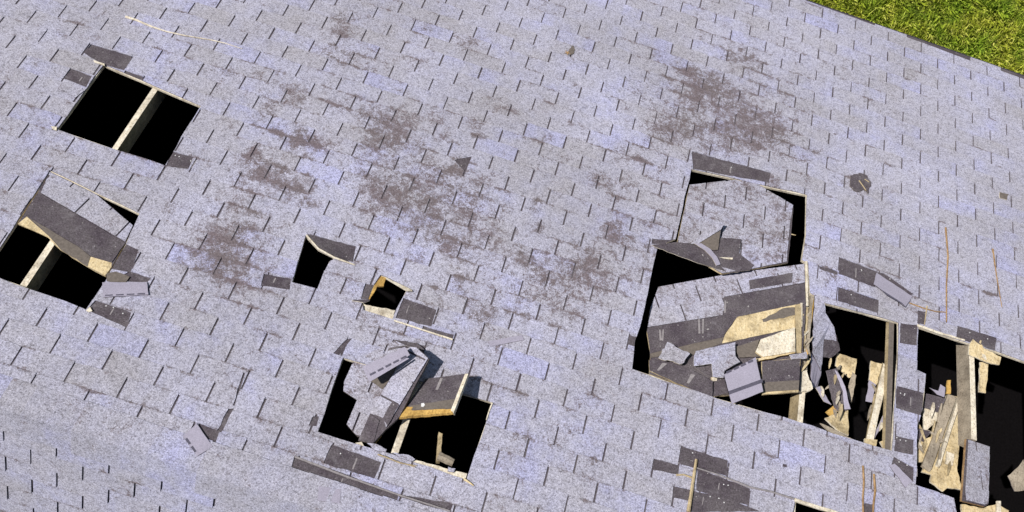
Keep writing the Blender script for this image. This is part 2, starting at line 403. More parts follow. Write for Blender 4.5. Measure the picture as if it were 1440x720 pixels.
def wear_at(p, q):
    w = .16 + .06*math.sin(p*1.7+q*.9) - .12*min(1, max(0, (p-1.4)*.8))*min(1, max(0, (.4-q))) - .10*min(1, max(0, (-1.6-p)*.8))*min(1, max(0, (1.1-q)))
    for (a, b), (r, s) in zip(WEARPTS, WEARRS):
        d2 = ((p-a)**2 + ((q-b)*1.25)**2)/(r*r)
        if d2 < 6: w += .72*s*math.exp(-d2)
    return min(w, .84)

# ------------------------------------------------------------------ house
GZ = 0.0
house = empty('house', (0, 0, GZ), 'low house whose weathered grey shingle roof is storm torn and holed', 'house')
TAB, EXP, SLOT = .3048, .127, .0108
def dv(u, v):
    u = max(-17, min(15, u))/10; v = v/10
    return -.1118 + .047*v - .0099*v*v + .0169*u - .0112*u*v + .2386*u*u
def qrow(u, v): return EXP*(v + dv(u, v))
# deck with its holes
RECT = [(PMIN, QE-.004), (PMAX, QE-.004), (PMAX, RQ), (PMIN, RQ)]
def strips(cut, x0, x1, q0f, q1, n, m):
    out = []
    for i in range(n):
        a, b = x0+(x1-x0)*i/n, x0+(x1-x0)*(i+1)/n
        for j in range(m):
            f = lambda x, t: q0f(x)*(1-t) + q1*t
            out += cut.cut([(a, f(a, j/m)), (b, f(b, j/m)), (b, f(b, (j+1)/m)), (a, f(a, (j+1)/m))])
    return out
eave_q = lambda p: qrow(p/TAB, -20.78)
V, F, nt = sheet(strips(deck_cut, PMIN, PMAX, eave_q, RQ-.002, 12, 4), lambda p, q: 0, lambda p, q: -.018)
bmats = [MPALE, MPALE]
slope = link('roof_slope', [W(v) for v in V], F, bmats, house, [0]*nt+[1]*(len(F)-nt))
# underside of the deck, so that the attic stays shut
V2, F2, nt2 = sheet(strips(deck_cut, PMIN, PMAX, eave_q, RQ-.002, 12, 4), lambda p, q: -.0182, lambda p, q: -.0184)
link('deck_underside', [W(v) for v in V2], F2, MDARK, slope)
V, F, nt = sheet(strips(under_cut, PMIN, PMAX, eave_q, RQ-.004, 24, 8), lambda p, q: .0028, lambda p, q: .0005)
link('old_shingle_layer', [W(v) for v in V], F, MH, slope)
# shingle tabs
def tab_mesh(u0, u1, v, frame='front', cut=None, slotless=False, chip=True):
    """one tab: butt at the low side (v-.5), head under the next course"""
    g = 0 if slotless else SLOT/2/TAB*random.uniform(.75, 1.25); jq = random.uniform(-.0018, .0018); nu, nv = 4, 2
    cells = []
    c0, c1 = (random.uniform(0, .02) if random.random() < .3 else 0), (random.uniform(0, .02) if random.random() < .3 else 0)
    for i in range(nu):
        for j in range(nv):
            cell = []
            for a, b in ((i, j), (i+1, j), (i+1, j+1), (i, j+1)):
                u = u0+g + (u1-u0-2*g)*a/nu
                if frame == 'front':
                    vv = max(v-.5 + 1.06*b/nv, -20.78); q = qrow(u, vv) + jq
                else: q = (v-.5 + 1.06*b/nv)*EXP + jq
                if b == 0 and a == 0 and c0: q += c0*.5
                if b == 0 and a == nu and c1: q += c1*.5
                cell.append((u*TAB, q))
            cells.append(cell)
    if frame == 'back': pass
    polys = []
    for c in cells:
        if abs(area(c)) < 1e-6: continue
        polys += cut.cut(c) if cut else [c]
    if not polys: return None
    um = (u0+u1)/2; hv = random.uniform(0, .0012)
    if frame == 'front': qb = lambda p: qrow(p/TAB, v-.5)
    else: qb = lambda p: (v-.5)*EXP
    top = lambda p, q: .0092 + hv - .0045*min(1, max(0, (q-qb(p))/EXP))
    V, F, nt = sheet(polys, top, lambda p, q: .0029)
    if not F: return None
    tone = min(1, max(0, random.gauss(.48, .22)))
    wr = [wear_at(x, y) if frame == 'front' else .2 for x, y, z in V]
    bo = .12*random.random()
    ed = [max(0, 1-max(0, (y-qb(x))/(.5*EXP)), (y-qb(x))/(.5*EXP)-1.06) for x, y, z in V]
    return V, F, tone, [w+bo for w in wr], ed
tabs = []
v = -21
umin, umax = PMIN/TAB, PMAX/TAB
VMAX = 20
for v in range(-21, VMAX+1):
    off = .5*(v % 2)
    us = [umin] + [k+off for k in range(math.ceil(umin-off), math.floor(umax-off)+1) if umin+.05 < k+off < umax-.05] + [umax]
    for a, b in zip(us[:-1], us[1:]):
        r = tab_mesh(a, b, v, 'front', tab_cut, slotless=(v == -21))
        if r: tabs.append(((a+b)/2, v, r))
C_R = Vector(LOC)
def tri_px(t):
    pos = W((t[0]*TAB, EXP*t[1], 0)); return (pos-C_R).length
invM = Matrix(ROT).to_4x4().inverted()
def in_view(t):
    pos = invM @ (W((t[0]*TAB, EXP*t[1], 0)) - C_R)
    return abs(pos.x/-pos.z) < .6 and abs(pos.y/-pos.z) < .3
seen = sorted([t for t in tabs if in_view(t)], key=tri_px)
single = set(id(t) for t in seen[:282])
def pieces(V, F, tone, wr, ed, fr, parent):
    par = list(range(len(V)))
    def find(i):
        while par[i] != i: par[i] = par[par[i]]; i = par[i]
        return i
    for f in F:
        for i in f[1:]: par[find(i)] = find(f[0])
    for g in sorted(set(find(f[0]) for f in F)):
        ids = [i for i in range(len(V)) if find(i) == g]; mp = {i: n for n, i in enumerate(ids)}
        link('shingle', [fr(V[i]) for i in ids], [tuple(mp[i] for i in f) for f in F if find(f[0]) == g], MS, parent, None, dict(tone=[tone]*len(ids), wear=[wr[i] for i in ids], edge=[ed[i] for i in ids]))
mv, mf, mt, mw, me_ = [], [], [], [], []
for t in tabs:
    V, F, tone, wr, ed = t[2]
    if id(t) in single:
        pieces(V, F, tone, wr, ed, W, slope)
    else:
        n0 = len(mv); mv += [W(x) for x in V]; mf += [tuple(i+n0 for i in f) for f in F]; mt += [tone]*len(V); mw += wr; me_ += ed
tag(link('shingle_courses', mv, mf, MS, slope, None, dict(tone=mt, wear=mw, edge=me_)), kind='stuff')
# back slope
bslope = link('back_slope', [WB(x) for x in ((PMIN, .002, 0), (PMAX, .002, 0), (PMAX, 5.37, 0), (PMIN, 5.37, 0), (PMIN, .02, -.018), (PMAX, .02, -.018), (PMAX, 5.37, -.018), (PMIN, 5.37, -.018))],
    [(0, 3, 2, 1), (4, 5, 6, 7), (0, 1, 5, 4), (1, 2, 6, 5), (2, 3, 7, 6), (3, 0, 4, 7)], [MH, MDARK], house, [0, 1, 0, 0, 0, 0])
mv, mf, mt, mw, me_, nb = [], [], [], [], [], 0
for k in range(-3, 38):
    # courses run down from the ridge; slot rows at r = (3.4885+k)*EXP
    rc = 3.4885 + k; off = -8.2117 + .5*(k % 2)
    us = [umin] + [j+off % 1 for j in range(math.ceil(umin), math.floor(umax)+1) if umin+.05 < j+off % 1 < umax-.05] + [umax]
    for a, b in zip(us[:-1], us[1:]):
        r = tab_mesh(a, b, -rc, 'back')
        if not r: continue
        V, F, tone, wr, ed = r
        V = [(x, -y, z) for x, y, z in V]; F = [f[::-1] for f in F]
        pos = invM @ (WB((V[0][0], rc*EXP, 0)) - C_R)
        if k >= -2 and abs(pos.x/-pos.z) < .62 and abs(pos.y/-pos.z) < .31 and nb < 18 and a*TAB < -1.2:
            nb += 1; pieces(V, F, tone, wr, ed, WB, bslope)
        else:
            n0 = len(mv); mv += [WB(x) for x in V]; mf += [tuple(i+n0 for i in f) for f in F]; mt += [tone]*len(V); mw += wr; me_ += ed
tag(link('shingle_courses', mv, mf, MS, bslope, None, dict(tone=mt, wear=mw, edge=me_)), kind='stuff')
# ridge caps: folded shingles lapped along the ridge
x = PMIN; HW = .17
while x < PMAX-.02:
    xe = min(x+.150, PMAX); hw = HW*random.uniform(.97, 1.03); vs_, fs = [], []
    z0, z1 = .0135+random.uniform(0, .0015), .0095
    for (xx, z) in ((x, z0), (xe, z1)):
        for d, fr, s in ((hw, W, 0), (hw*.5, W, 0), (.035, W, .0), (0, None, 0), (.035, WB, 0), (hw*.5, WB, 0), (hw, WB, 0)):
            if fr is None: vs_.append(Vector((xx, 0, RZ + z + .004)))
            elif fr is W: vs_.append(W((xx, RQ-d, z)))
            else: vs_.append(WB((xx, d, z)))
    n = 7
    fs = [(i, i+1, n+i+1, n+i) for i in range(n-1)]
    for i in range(n):                       # lower lip
        d = (hw, hw*.5, .035, 0, .035, hw*.5, hw)[i]
        vs_.append(W((x, RQ-d, .003)) if i < 3 else (Vector((x, 0, RZ+.004)) if i == 3 else WB((x, d, .003))))
    fs += [(2*n+i, 2*n+i+1, i+1, i) for i in range(n-1)]
    e = len(vs_); vs_ += [W((xe, RQ-hw, .003)), WB((xe, hw, .003))]
    fs += [(0, n, e, 2*n), (n-1, 3*n-1, e+1, 2*n-1)]
    tn = min(1, max(0, random.gauss(.5, .2)))
    link('ridge_shingle', vs_, fs, MS, house, None, dict(tone=[tn]*len(vs_), wear=[random.uniform(.1, .4) for _ in vs_]))
    x += .1425
# rafters every 0.595 m
RW, RD = .038, .14
broken = {1.365: [(-2.55, .22), (1.18, 2.66)], 3.15: [(-2.55, 1.02), (1.75, 2.66)]}
k = 0; p = -2.80 - 5*.595
while p < PMAX-.1:
    key = round(p, 3)
    runs = broken.get(key, [(-2.55, 2.66)])
    for a, b in runs:
        beam('rafter', (p, a, -.0195), (p, b, -.0195), RW, .035 if key == 2.555 else RD, [MGRY if key > 3 else MLUM, MPALE if key < 2 or key > 3 else MFELT], house, seg=10, rough=.0015, split=.01 if len(runs) > 1 else 0)  # one rafter's top just takes the dark felt colour; the others are pale
    beam('rafter', (p, .02+.1, -.0195), (p, 5.25, -.0195), RW, RD, MLUM, house, fr=WB, seg=4)
    p += .595
# walls, attic floor, fascia
EY, EZ = W((0, QE, 0)).y, W((0, QE, 0)).z; BY = WB((0, 5.37, 0)).y
def box(name, a, b, m, parent=None):
    x0, y0, z0 = a; x1, y1, z1 = b
    vs_ = [(x, y, z) for z in (z0, z1) for y in (y0, y1) for x in (x0, x1)]
    return link(name, vs_, [(0, 2, 3, 1), (4, 5, 7, 6), (0, 1, 5, 4), (2, 6, 7, 3), (0, 4, 6, 2), (1, 3, 7, 5)], m, parent)
ov = .10
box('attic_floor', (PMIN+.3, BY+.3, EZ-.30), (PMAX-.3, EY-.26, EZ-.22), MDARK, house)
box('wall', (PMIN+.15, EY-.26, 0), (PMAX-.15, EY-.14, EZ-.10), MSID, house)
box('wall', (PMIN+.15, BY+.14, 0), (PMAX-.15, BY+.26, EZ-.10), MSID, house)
for x0, x1 in ((PMIN+.15, PMIN+.27), (PMAX-.27, PMAX-.15)):
    ys = (BY+.27, EY-.27); zt = lambda y: RZ - abs(y)*math.tan(TH) - .06
    prof = [(ys[0], 0), (ys[1], 0), (ys[1], zt(ys[1])), (0, zt(0)), (ys[0], zt(ys[0]))]
    vs_ = [(x, y, z) for x in (x0, x1) for y, z in prof]
    link('gable_wall', vs_, [(0, 1, 2, 3, 4), (9, 8, 7, 6, 5)] + [(i, 5+i, 5+(i+1) % 5, (i+1) % 5) for i in range(5)], MSID, house)
n = 24
for i in range(1):
    vs_, fs = [], []
    for j in range(n+1):
        p = PMIN + (PMAX-PMIN)*j/n; q = eave_q(p)
        b = W((p, q, 0)); vs_ += [b+Vector((0, .010, .001)), b+Vector((0, .010, -.10)), b+Vector((0, -.012, -.10)), b+Vector((0, -.012, -.015))]
    for j in range(n):
        for m in range(4): a, b = j*4+m, j*4+(m+1) % 4; fs.append((a, a+4, b+4, b))
    fs += [(0, 1, 2, 3), (n*4+3, n*4+2, n*4+1, n*4)]
    link('fascia', vs_, fs, MFAS, house)
box('fascia', (PMIN, BY-.02, EZ-.12), (PMAX, BY-.003, EZ-.005), MFAS, house)
# loose nails and glue marks on the bare patches
def mark(c, du, dq, parent=slope):
    slab('glue_mark', [(c[0]-du, c[1]-dq, .0036), (c[0]+du, c[1]-dq, .0036), (c[0]+du, c[1]+dq, .0036), (c[0]-du, c[1]+dq, .0036)], .0007, MPLAS, parent, .0015, .02)
for b in BARE:
    if area(b) and abs(area(b)) > .012:
        cx, cy = sum(p[0] for p in b)/len(b), sum(p[1] for p in b)/len(b)
        y0 = min(p[1] for p in b)
        for _ in range(random.randint(0, 3)):
            c = (cx+random.uniform(-.1, .1), cy - random.uniform(.02, .04))
            slab('nail', [(c[0]+.004*math.cos(t), c[1]+.004*math.sin(t), .0048) for t in [i*math.pi/3 for i in range(6)]], .002, MNAIL, slope)
        if random.random() < .55: mark((cx + random.uniform(-.09, .09), cy + random.uniform(-.015, .015)), random.uniform(.002, .005), random.uniform(.015, .04))

# ------------------------------------------------------------------ ground and grass
gr = link('ground', [(-60, -60, 0), (60, -60, 0), (60, 60, 0), (-60, 60, 0)], [(0, 1, 2, 3)], MGRD, None, None, dict(tone=[.3]*4)); tag(gr, kind='structure')
def lawn(n, x0, x1, y0, y1, hmin, hmax):
    cx = rng.uniform(x0, x1, n); cy = rng.uniform(y0, y1, n)
    cl = np.sin(cx*9.1+np.sin(cy*7)*2)*np.cos(cy*8.3+np.sin(cx*5)*2)          # tufts
    h = rng.uniform(hmin, hmax, n)*(1+.45*cl); a = rng.uniform(0, 2*np.pi, n); w = rng.uniform(.003, .008, n); le = rng.uniform(.3, 1.4, n)*h
    b = rng.uniform(0, 2*np.pi, n)
    v = np.empty((n, 4, 3)); dx, dy = np.cos(a)*w, np.sin(a)*w; lx, ly = np.cos(b)*le, np.sin(b)*le
    v[:, 0] = np.c_[cx-dx, cy-dy, np.zeros(n)]; v[:, 1] = np.c_[cx+dx, cy+dy, np.zeros(n)]
    v[:, 2] = np.c_[cx+dx*.8+lx*.5, cy+dy*.8+ly*.5, h*.8]; v[:, 3] = np.c_[cx+lx, cy+ly, h]
    me = bpy.data.meshes.new('grass'); f = np.arange(n)[:, None]*4
    tri = np.concatenate([f+[0, 1, 2], f+[0, 2, 3]], 1).reshape(-1)
    me.vertices.add(4*n); me.vertices.foreach_set('co', v.reshape(-1)); me.loops.add(6*n); me.loops.foreach_set('vertex_index', tri.astype(np.int32))
    me.polygons.add(2*n); me.polygons.foreach_set('loop_start', (np.arange(2*n)*3).astype(np.int32)); me.polygons.foreach_set('loop_total', np.full(2*n, 3, np.int32))
    me.update(calc_edges=True); me.validate()
    t = np.clip(.45+.28*rng.standard_normal(n)+.15*cl, 0, 1); at = me.attributes.new('tone', 'FLOAT', 'POINT'); at.data.foreach_set('value', np.repeat(t, 4).astype(np.float32))
    me.materials.append(MGRS); o = bpy.data.objects.new('grass', me); COL.objects.link(o); return o
g = lawn(330000, -1.5, 8.5, EY-.4, EY+4.2, .035, .085); tag(g, 'bright yellow green lawn beyond the roof eave', 'grass', kind='stuff')

# ------------------------------------------------------------------ debris helpers
def clad(parent, region, O, U, lift, m=None, nn=None, tabw=TAB, exp=EXP, name='shingle', du=0., dq=0., wear=.25):
    """shingle tabs laid over a broken deck panel"""
    region = [Vector(p) for p in region]; nn = newell(region); nn = nn if nn.z > 0 else -nn
    O, U = Vector(O), Vector(U); eu = (U-O); eu -= nn*eu.dot(nn); eu.normalize(); ev = nn.cross(eu).normalized()
    loc = [((p-O).dot(eu), (p-O).dot(ev)) for p in region]; parts = convex_parts(loc)
    h0 = sum((p-O).dot(nn) for p in region)/len(region)
    us, vs_ = [a for a, b in loc], [b for a, b in loc]
    for j in range(math.floor(min(vs_)/exp)-1, math.ceil(max(vs_)/exp)+1):
        for i in range(math.floor(min(us)/tabw)-2, math.ceil(max(us)/tabw)+1):
            a = (i+.5*(j % 2))*tabw + du; b = j*exp + dq; g = SLOT/2
            cell = [(a+g, b), (a+tabw-g, b), (a+tabw-g, b+exp), (a+g, b+exp)]; ps = []
            for c in parts:
                p = intersect(cell, c)
                if len(p) > 2 and abs(area(p)) > 2e-5: ps.append(p)
            if not ps or sum(abs(area(p)) for p in ps) < 3e-4: continue
            hv = random.uniform(0, .001)
            V, F, nt = sheet(ps, lambda x, y: lift + .0060 + hv - .004*(y-b)/exp, lambda x, y: lift+.0003)
            t = min(1, max(0, random.gauss(.32, .15)))
            link(name, [W(O + eu*x + ev*y + nn*(h0+z)) for x, y, z in V], F, m or MS, parent, None, dict(tone=[t]*len(V), wear=[wear+random.uniform(-.1, .15) for _ in V]))
def thing(name, at, label, cat, group=None): return empty(name, W(at), label, cat, group)
def scrap(name, label, cat, pts, thick, mats, jag=.004, step=.028, group=None):
    return tag(slab(name, pts, thick, mats, None, jag, step), label, cat, group)
def dashes(parent, a, b, n, w, lift, m=None):
    a, b = Vector(a), Vector(b); e = (b-a); L_ = e.length; e.normalize(); s = Vector((-e.y, e.x, 0)).normalized()
    for i in range(n):
        c0, c1 = a+e*L_*(i+.12)/n, a+e*L_*(i+.82)/n
        slab('seal_strip', [c0-s*w+Vector((0, 0, lift)), c1-s*w+Vector((0, 0, lift)), c1+s*w+Vector((0, 0, lift)), c0+s*w+Vector((0, 0, lift))], .0008, m or MSEAL, parent, .0008, .02)
WD = (MPLY, MPALE, MGRY)
SHT = (MS, MH, MBK)

# ------------------------------------------------------------------ hole with the shifted panel (far end of the roof)
r = thing('broken_deck_panel', [(-3.056,1.263,0.000)][0], 'shingled deck panel slipped askew across a half open square hole', 'roof panel')
slab('deck_board', [(-3.056,1.263,0.000),(-2.719,1.316,0.000),(-2.416,1.441,0.001),(-2.401,1.565,0.002),(-2.396,1.747,0.004),(-2.400,1.814,0.004),(-2.516,1.793,0.004),(-2.721,1.742,0.004),(-2.832,1.688,0.004),(-3.030,1.668,0.004)], .016, (MH, MPLY, MGRY), r, .003)
clad(r, [(-3.054,1.267,0.001),(-2.721,1.317,0.001),(-2.418,1.443,0.002),(-2.406,1.562,0.003),(-3.023,1.424,0.003)], [(-3.027,1.424,0.002)][0], [(-2.405,1.565,0.002)][0], .001, dq=.0, du=.11)
slab('torn_shingle', [(-3.024,1.429,0.007),(-2.400,1.572,0.007),(-2.409,1.720,0.009),(-2.546,1.721,0.009),(-2.647,1.684,0.009),(-3.009,1.604,0.008)], .004, (MH, MH, MBK), r, .003)
slab('bare_wood', [(-3.029,1.669,0.006),(-3.010,1.606,0.005),(-2.826,1.683,0.005),(-2.646,1.687,0.005),(-2.540,1.727,0.005),(-2.409,1.722,0.005),(-2.397,1.748,0.005),(-2.401,1.813,0.006),(-2.516,1.793,0.006),(-2.720,1.743,0.006),(-2.831,1.689,0.005)], .002, (MPLY, MPLY, MPLY), r)
slab('felt_strip', [(-3.008,1.606,0.006),(-2.645,1.687,0.007),(-2.540,1.727,0.007),(-2.523,1.793,0.007),(-2.719,1.743,0.007),(-2.825,1.684,0.007),(-2.948,1.626,0.006)], .002, MFELT, r, .003)
r = scrap('loose_shingle', 'pale narrow shingle scrap beside the hole with the slipped panel', 'shingle', [(-2.390,1.864,0.017),(-2.159,1.774,0.017),(-2.112,1.848,0.017),(-2.339,1.949,0.017)], .004, (MBK, MH, MBK), .002)
dashes(r, [(-2.341,1.939,0.017)][0], [(-2.123,1.845,0.017)][0], 4, .004, .0012)
scrap('felt_scrap', 'small brown felt scrap against the hole with the slipped panel', 'felt', [(-2.399,1.799,0.012),(-2.357,1.771,0.012),(-2.267,1.774,0.012),(-2.270,1.816,0.012),(-2.374,1.846,0.012)], .003, MFELT)
scrap('wood_splinter', 'short white splinter at the low corner of the slipped panel hole', 'splinter', [(-2.386,2.059,0.014),(-2.378,2.030,0.014),(-2.352,2.050,0.014),(-2.368,2.063,0.014)], .006, MPALE)
# square hole with one rafter
scrap('wood_splinter', 'thin tan splinter on the bare patch by the square hole with one rafter', 'splinter', [(-3.260,0.348,0.014),(-3.180,0.349,0.014),(-3.168,0.365,0.014),(-3.243,0.364,0.014)], .005, MPALE)
scrap('torn_shingle', 'torn shingle corner lying left of the square hole with one rafter', 'shingle', [(-3.341,0.658,0.014),(-3.336,0.598,0.014),(-3.182,0.610,0.014),(-3.202,0.686,0.014)], .004, (MS, MH, MBK))
scrap('wood_splinter', 'tiny tan splinter at a corner of the square hole with one rafter', 'splinter', [(-3.222,0.951,0.013),(-3.187,0.943,0.013),(-3.175,0.969,0.013),(-3.201,0.969,0.013)], .005, MPALE)
# small pair of holes in the middle
r = thing('curled_shingle', [(-1.219,1.216,0.003)][0], 'dark shingle edge curled up in a pale arc over the small hole', 'shingle')
slab('curled_lip', [(-1.412,1.148,0.030),(-1.301,1.217,0.034),(-1.187,1.238,0.028),(-1.048,1.231,0.012),(-1.056,1.223,0.012),(-1.192,1.225,0.028),(-1.303,1.204,0.034),(-1.412,1.134,0.030)], .006, (MPALE, MPLAS, MH), r)
slab('tab', [(-1.406,1.132,0.026),(-1.303,1.203,0.030),(-1.193,1.223,0.024),(-1.077,1.217,0.008),(-1.089,1.133,0.006),(-1.261,1.108,0.008)], .004, (MH, MH, MH), r)
scrap('splintered_edge', 'jagged yellow plywood edge on the smallest hole', 'plywood', [(-0.878,1.239,-0.001),(-0.841,1.238,-0.001),(-0.835,1.302,-0.001),(-0.872,1.318,-0.001),(-0.885,1.419,-0.001),(-0.911,1.424,-0.001),(-0.895,1.318,-0.001)], .014, (MYEL, MYEL, MH), .003, .02)
scrap('pale_board', 'short white broken board across the foot of the smallest hole', 'board', [(-0.916,1.460,-0.006),(-0.713,1.434,-0.006),(-0.709,1.502,-0.006),(-0.898,1.502,-0.006)], .018, (MPALE, MPALE, MGRY), .004, .02)
scrap('curled_shingle', 'thin dark shingle point lifting at the smallest hole', 'shingle', [(-0.984,1.471,0.012),(-0.891,1.430,0.020),(-0.879,1.436,0.020),(-0.907,1.472,0.030),(-0.914,1.468,0.030)], .004, (MH, MPALE, MBK), 0)
scrap('curled_shingle', 'small dark shingle flap with white tip above the smallest hole', 'shingle', [(-0.842,1.244,0.012),(-0.661,1.274,0.022),(-0.650,1.282,0.020),(-0.688,1.299,0.030),(-0.836,1.254,0.014)], .004, (MPALE, MPALE, MBK), 0)
scrap('torn_edge', 'long pale torn strip beside the bare patch right of the smallest hole', 'shingle strip', [(-0.696,1.507,0.014),(-0.313,1.507,0.014),(-0.314,1.518,0.014),(-0.695,1.517,0.014)], .005, (MPALE, MPLAS, MH), .001)
# ------------------------------------------------------------------ central hole with the pile of broken panels
r = thing('broken_deck_panel', [(-0.678,2.043,0.000)][0], 'jagged shingled panel sagging into the central hole under other debris', 'roof panel')
slab('deck_board', [(-0.834,1.830,-0.007),(-0.774,1.778,0.001),(-0.643,1.642,0.021),(-0.549,1.654,0.020),(-0.541,1.737,0.010),(-0.571,2.038,-0.030),(-0.566,2.236,-0.055),(-0.655,2.253,-0.059),(-0.740,2.206,-0.054),(-0.733,2.053,-0.034),(-0.828,2.028,-0.032),(-0.843,1.976,-0.026)], .014, (MH, MFELT, MGRY), r, .002)
clad(r, [(-0.834,1.831,-0.005),(-0.774,1.779,0.003),(-0.643,1.643,0.022),(-0.548,1.655,0.022),(-0.540,1.738,0.012),(-0.571,2.039,-0.028),(-0.566,2.237,-0.053),(-0.655,2.254,-0.057),(-0.740,2.206,-0.052),(-0.733,2.054,-0.032),(-0.827,2.029,-0.030),(-0.843,1.976,-0.024)], [(-0.839,1.988,-0.027)][0], [(-0.566,1.996,-0.024)][0], .002, wear=.5)
r = thing('broken_deck_panel', [(-0.568,1.934,0.000)][0], 'long narrow shingled plank propped at a tilt over the central hole', 'roof panel')
slab('deck_board', [(-0.544,1.686,0.098),(-0.496,1.681,0.112),(-0.406,1.732,0.131),(-0.460,2.107,0.068),(-0.512,2.197,0.042),(-0.552,2.284,0.020),(-0.640,2.291,-0.005),(-0.629,2.125,0.019)], .018, (MH, MFELT, MFELT), r, .002)
clad(r, [(-0.543,1.689,0.100),(-0.498,1.685,0.113),(-0.411,1.734,0.131),(-0.510,2.184,0.046),(-0.547,2.134,0.042),(-0.629,2.126,0.021)], [(-0.629,2.125,0.019)][0], [(-0.536,1.690,0.100)][0], .002, du=.12, wear=.35)
slab('torn_shingle', [(-0.627,2.130,0.024),(-0.563,2.152,0.039),(-0.552,2.283,0.025),(-0.638,2.290,0.001)], .004, (MH, MH, MH), r, .003)
slab('torn_shingle', [(-0.549,2.141,0.050),(-0.528,2.031,0.070),(-0.482,2.043,0.082),(-0.508,2.174,0.058)], .003, (MH, MH, MH), r, .003)
r = scrap('loose_shingle', 'smooth lavender grey shingle lying bottom up on the central debris pile', 'shingle', [(-0.757,1.910,0.130),(-0.564,1.721,0.160),(-0.519,1.765,0.170),(-0.689,1.988,0.140)], .004, (MBK, MH, MH), .002)
dashes(r, [(-0.702,1.952,0.139)][0], [(-0.530,1.772,0.168)][0], 5, .006, .002)
slab('folded_edge', [(-0.692,1.981,0.142),(-0.529,1.787,0.170),(-0.515,1.788,0.171),(-0.683,1.988,0.143)], .003, (MBK, MH, MH), r)
scrap('torn_shingle', 'brown torn shingle wedged beneath the upturned lavender grey shingle', 'shingle', [(-0.694,1.948,0.050),(-0.576,1.806,0.070),(-0.575,1.867,0.060),(-0.608,1.971,0.040)], .004, (MFELT, MH, MH))
scrap('torn_shingle', 'dark crumpled shingle at the head of the central debris pile', 'shingle', [(-0.665,1.718,0.020),(-0.646,1.635,0.020),(-0.514,1.611,0.020),(-0.457,1.639,0.025),(-0.489,1.654,0.050),(-0.570,1.660,0.050)], .005, (MH, MPLAS, MH), .004, .02)
r = thing('raised_deck_flap', [(-0.315,1.962,0.000)][0], 'deck flap with dark felted top standing raised over the central hole', 'roof panel')
slab('deck_board', [(-0.391,1.820,0.030),(-0.164,1.743,0.121),(-0.178,2.016,0.175),(-0.467,2.102,0.056),(-0.444,2.033,0.052)], .020, (MH, MYEL, MPLY), r, .001)
slab('pale_rim', [(-0.176,1.750,0.122),(-0.158,1.747,0.130),(-0.170,2.027,0.185),(-0.190,2.013,0.173)], .024, MPALE, r)
slab('bare_wood', [(-0.467,2.109,0.061),(-0.444,2.034,0.056),(-0.405,2.027,0.073),(-0.407,2.051,0.077),(-0.294,2.026,0.125),(-0.188,2.002,0.170),(-0.175,2.025,0.182)], .020, (MYEL, MYEL, MYEL), r, .002, .02)
slab('felt_strip', [(-0.420,2.019,0.062),(-0.188,1.933,0.154),(-0.191,2.000,0.167),(-0.411,2.048,0.073)], .002, MFELT, r, .002)
slab('glue_mark', [(-0.308,1.803,0.068),(-0.293,1.800,0.075),(-0.298,1.885,0.091),(-0.313,1.888,0.085)], .001, MPLAS, r, .001)
slab('nail', [(-0.366,1.995,0.085),(-0.352,1.990,0.091),(-0.342,2.002,0.098),(-0.347,2.016,0.099),(-0.360,2.016,0.093)], .002, MNAIL, r)
tag(beam('wood_splinter', [(-0.525,2.172,-0.010)][0], [(-0.550,2.270,-0.020)][0], .020, .015, MYEL, split=.008), 'short yellow splinter at the foot of the tilted plank', 'splinter')
tag(beam('broken_brace', [(-0.204,2.066,-0.100)][0], [(-0.167,2.246,-0.060)][0], .024, .03, MLUM, split=.006), 'thin upright tan stick inside the central hole', 'wood stick')
tag(rod('wood_chunk', [(-0.177,2.220,-0.045),(-0.147,2.223,-0.045),(-0.117,2.227,-0.045),(-0.081,2.231,-0.045)], .027, .022, MGRY, k=8), 'stubby round grey wood chunk on the edge of the central hole', 'wood chunk')
scrap('pale_board', 'long white splintered board along the foot of the central hole', 'board', [(-0.650,2.310,0.002),(-0.619,2.293,0.002),(-0.591,2.317,0.002),(-0.493,2.318,0.002),(-0.286,2.297,0.002),(0.013,2.281,0.002),(0.012,2.321,0.002),(-0.273,2.335,0.002),(-0.438,2.347,0.002),(-0.583,2.341,0.002)], .018, (MPALE, MPALE, MGRY), .003, .03)
for i, (lab, pts) in enumerate((('rounded grey shingle crumb on the white board below the tilted plank', [(-0.587,2.294,0.016),(-0.533,2.283,0.016),(-0.467,2.294,0.016),(-0.470,2.311,0.016),(-0.539,2.318,0.016)]), ('ragged grey shingle crumb midway on the white splintered board', [(-0.434,2.303,0.016),(-0.342,2.286,0.016),(-0.297,2.298,0.016),(-0.307,2.315,0.016),(-0.384,2.317,0.016)]), ('small grey shingle crumb on the white board by the wood chunk', [(-0.103,2.281,0.016),(-0.061,2.278,0.016),(-0.064,2.301,0.016),(-0.099,2.306,0.016)]))):
    scrap('shingle_crumb', lab, 'shingle crumb', pts, .009, (MS, MH, MH), .004, .02)
for i, pts in enumerate(([(-0.507,2.336,0.014),(-0.389,2.341,0.014),(-0.282,2.341,0.014)], [(-0.468,2.336,0.013),(-0.374,2.345,0.013),(-0.275,2.331,0.013)])):
    tag(rod('wood_splinter', pts, .004, .002, MLUM), 'thin tan splinter lying along the white splintered board', 'splinter', 'splinters along the white board')
tag(rod('wood_splinter', [(0.004,2.318,0.013),(0.035,2.327,0.013),(0.067,2.338,0.013)], .008, .003, MPLY), 'tan splinter at the low corner of the central hole', 'splinter')
tag(rod('wood_splinter', [(0.035,1.827,0.010),(0.030,1.885,0.010),(0.030,1.941,0.010)], .005, .003, MPALE), 'white splinter on the side edge of the central hole', 'splinter')
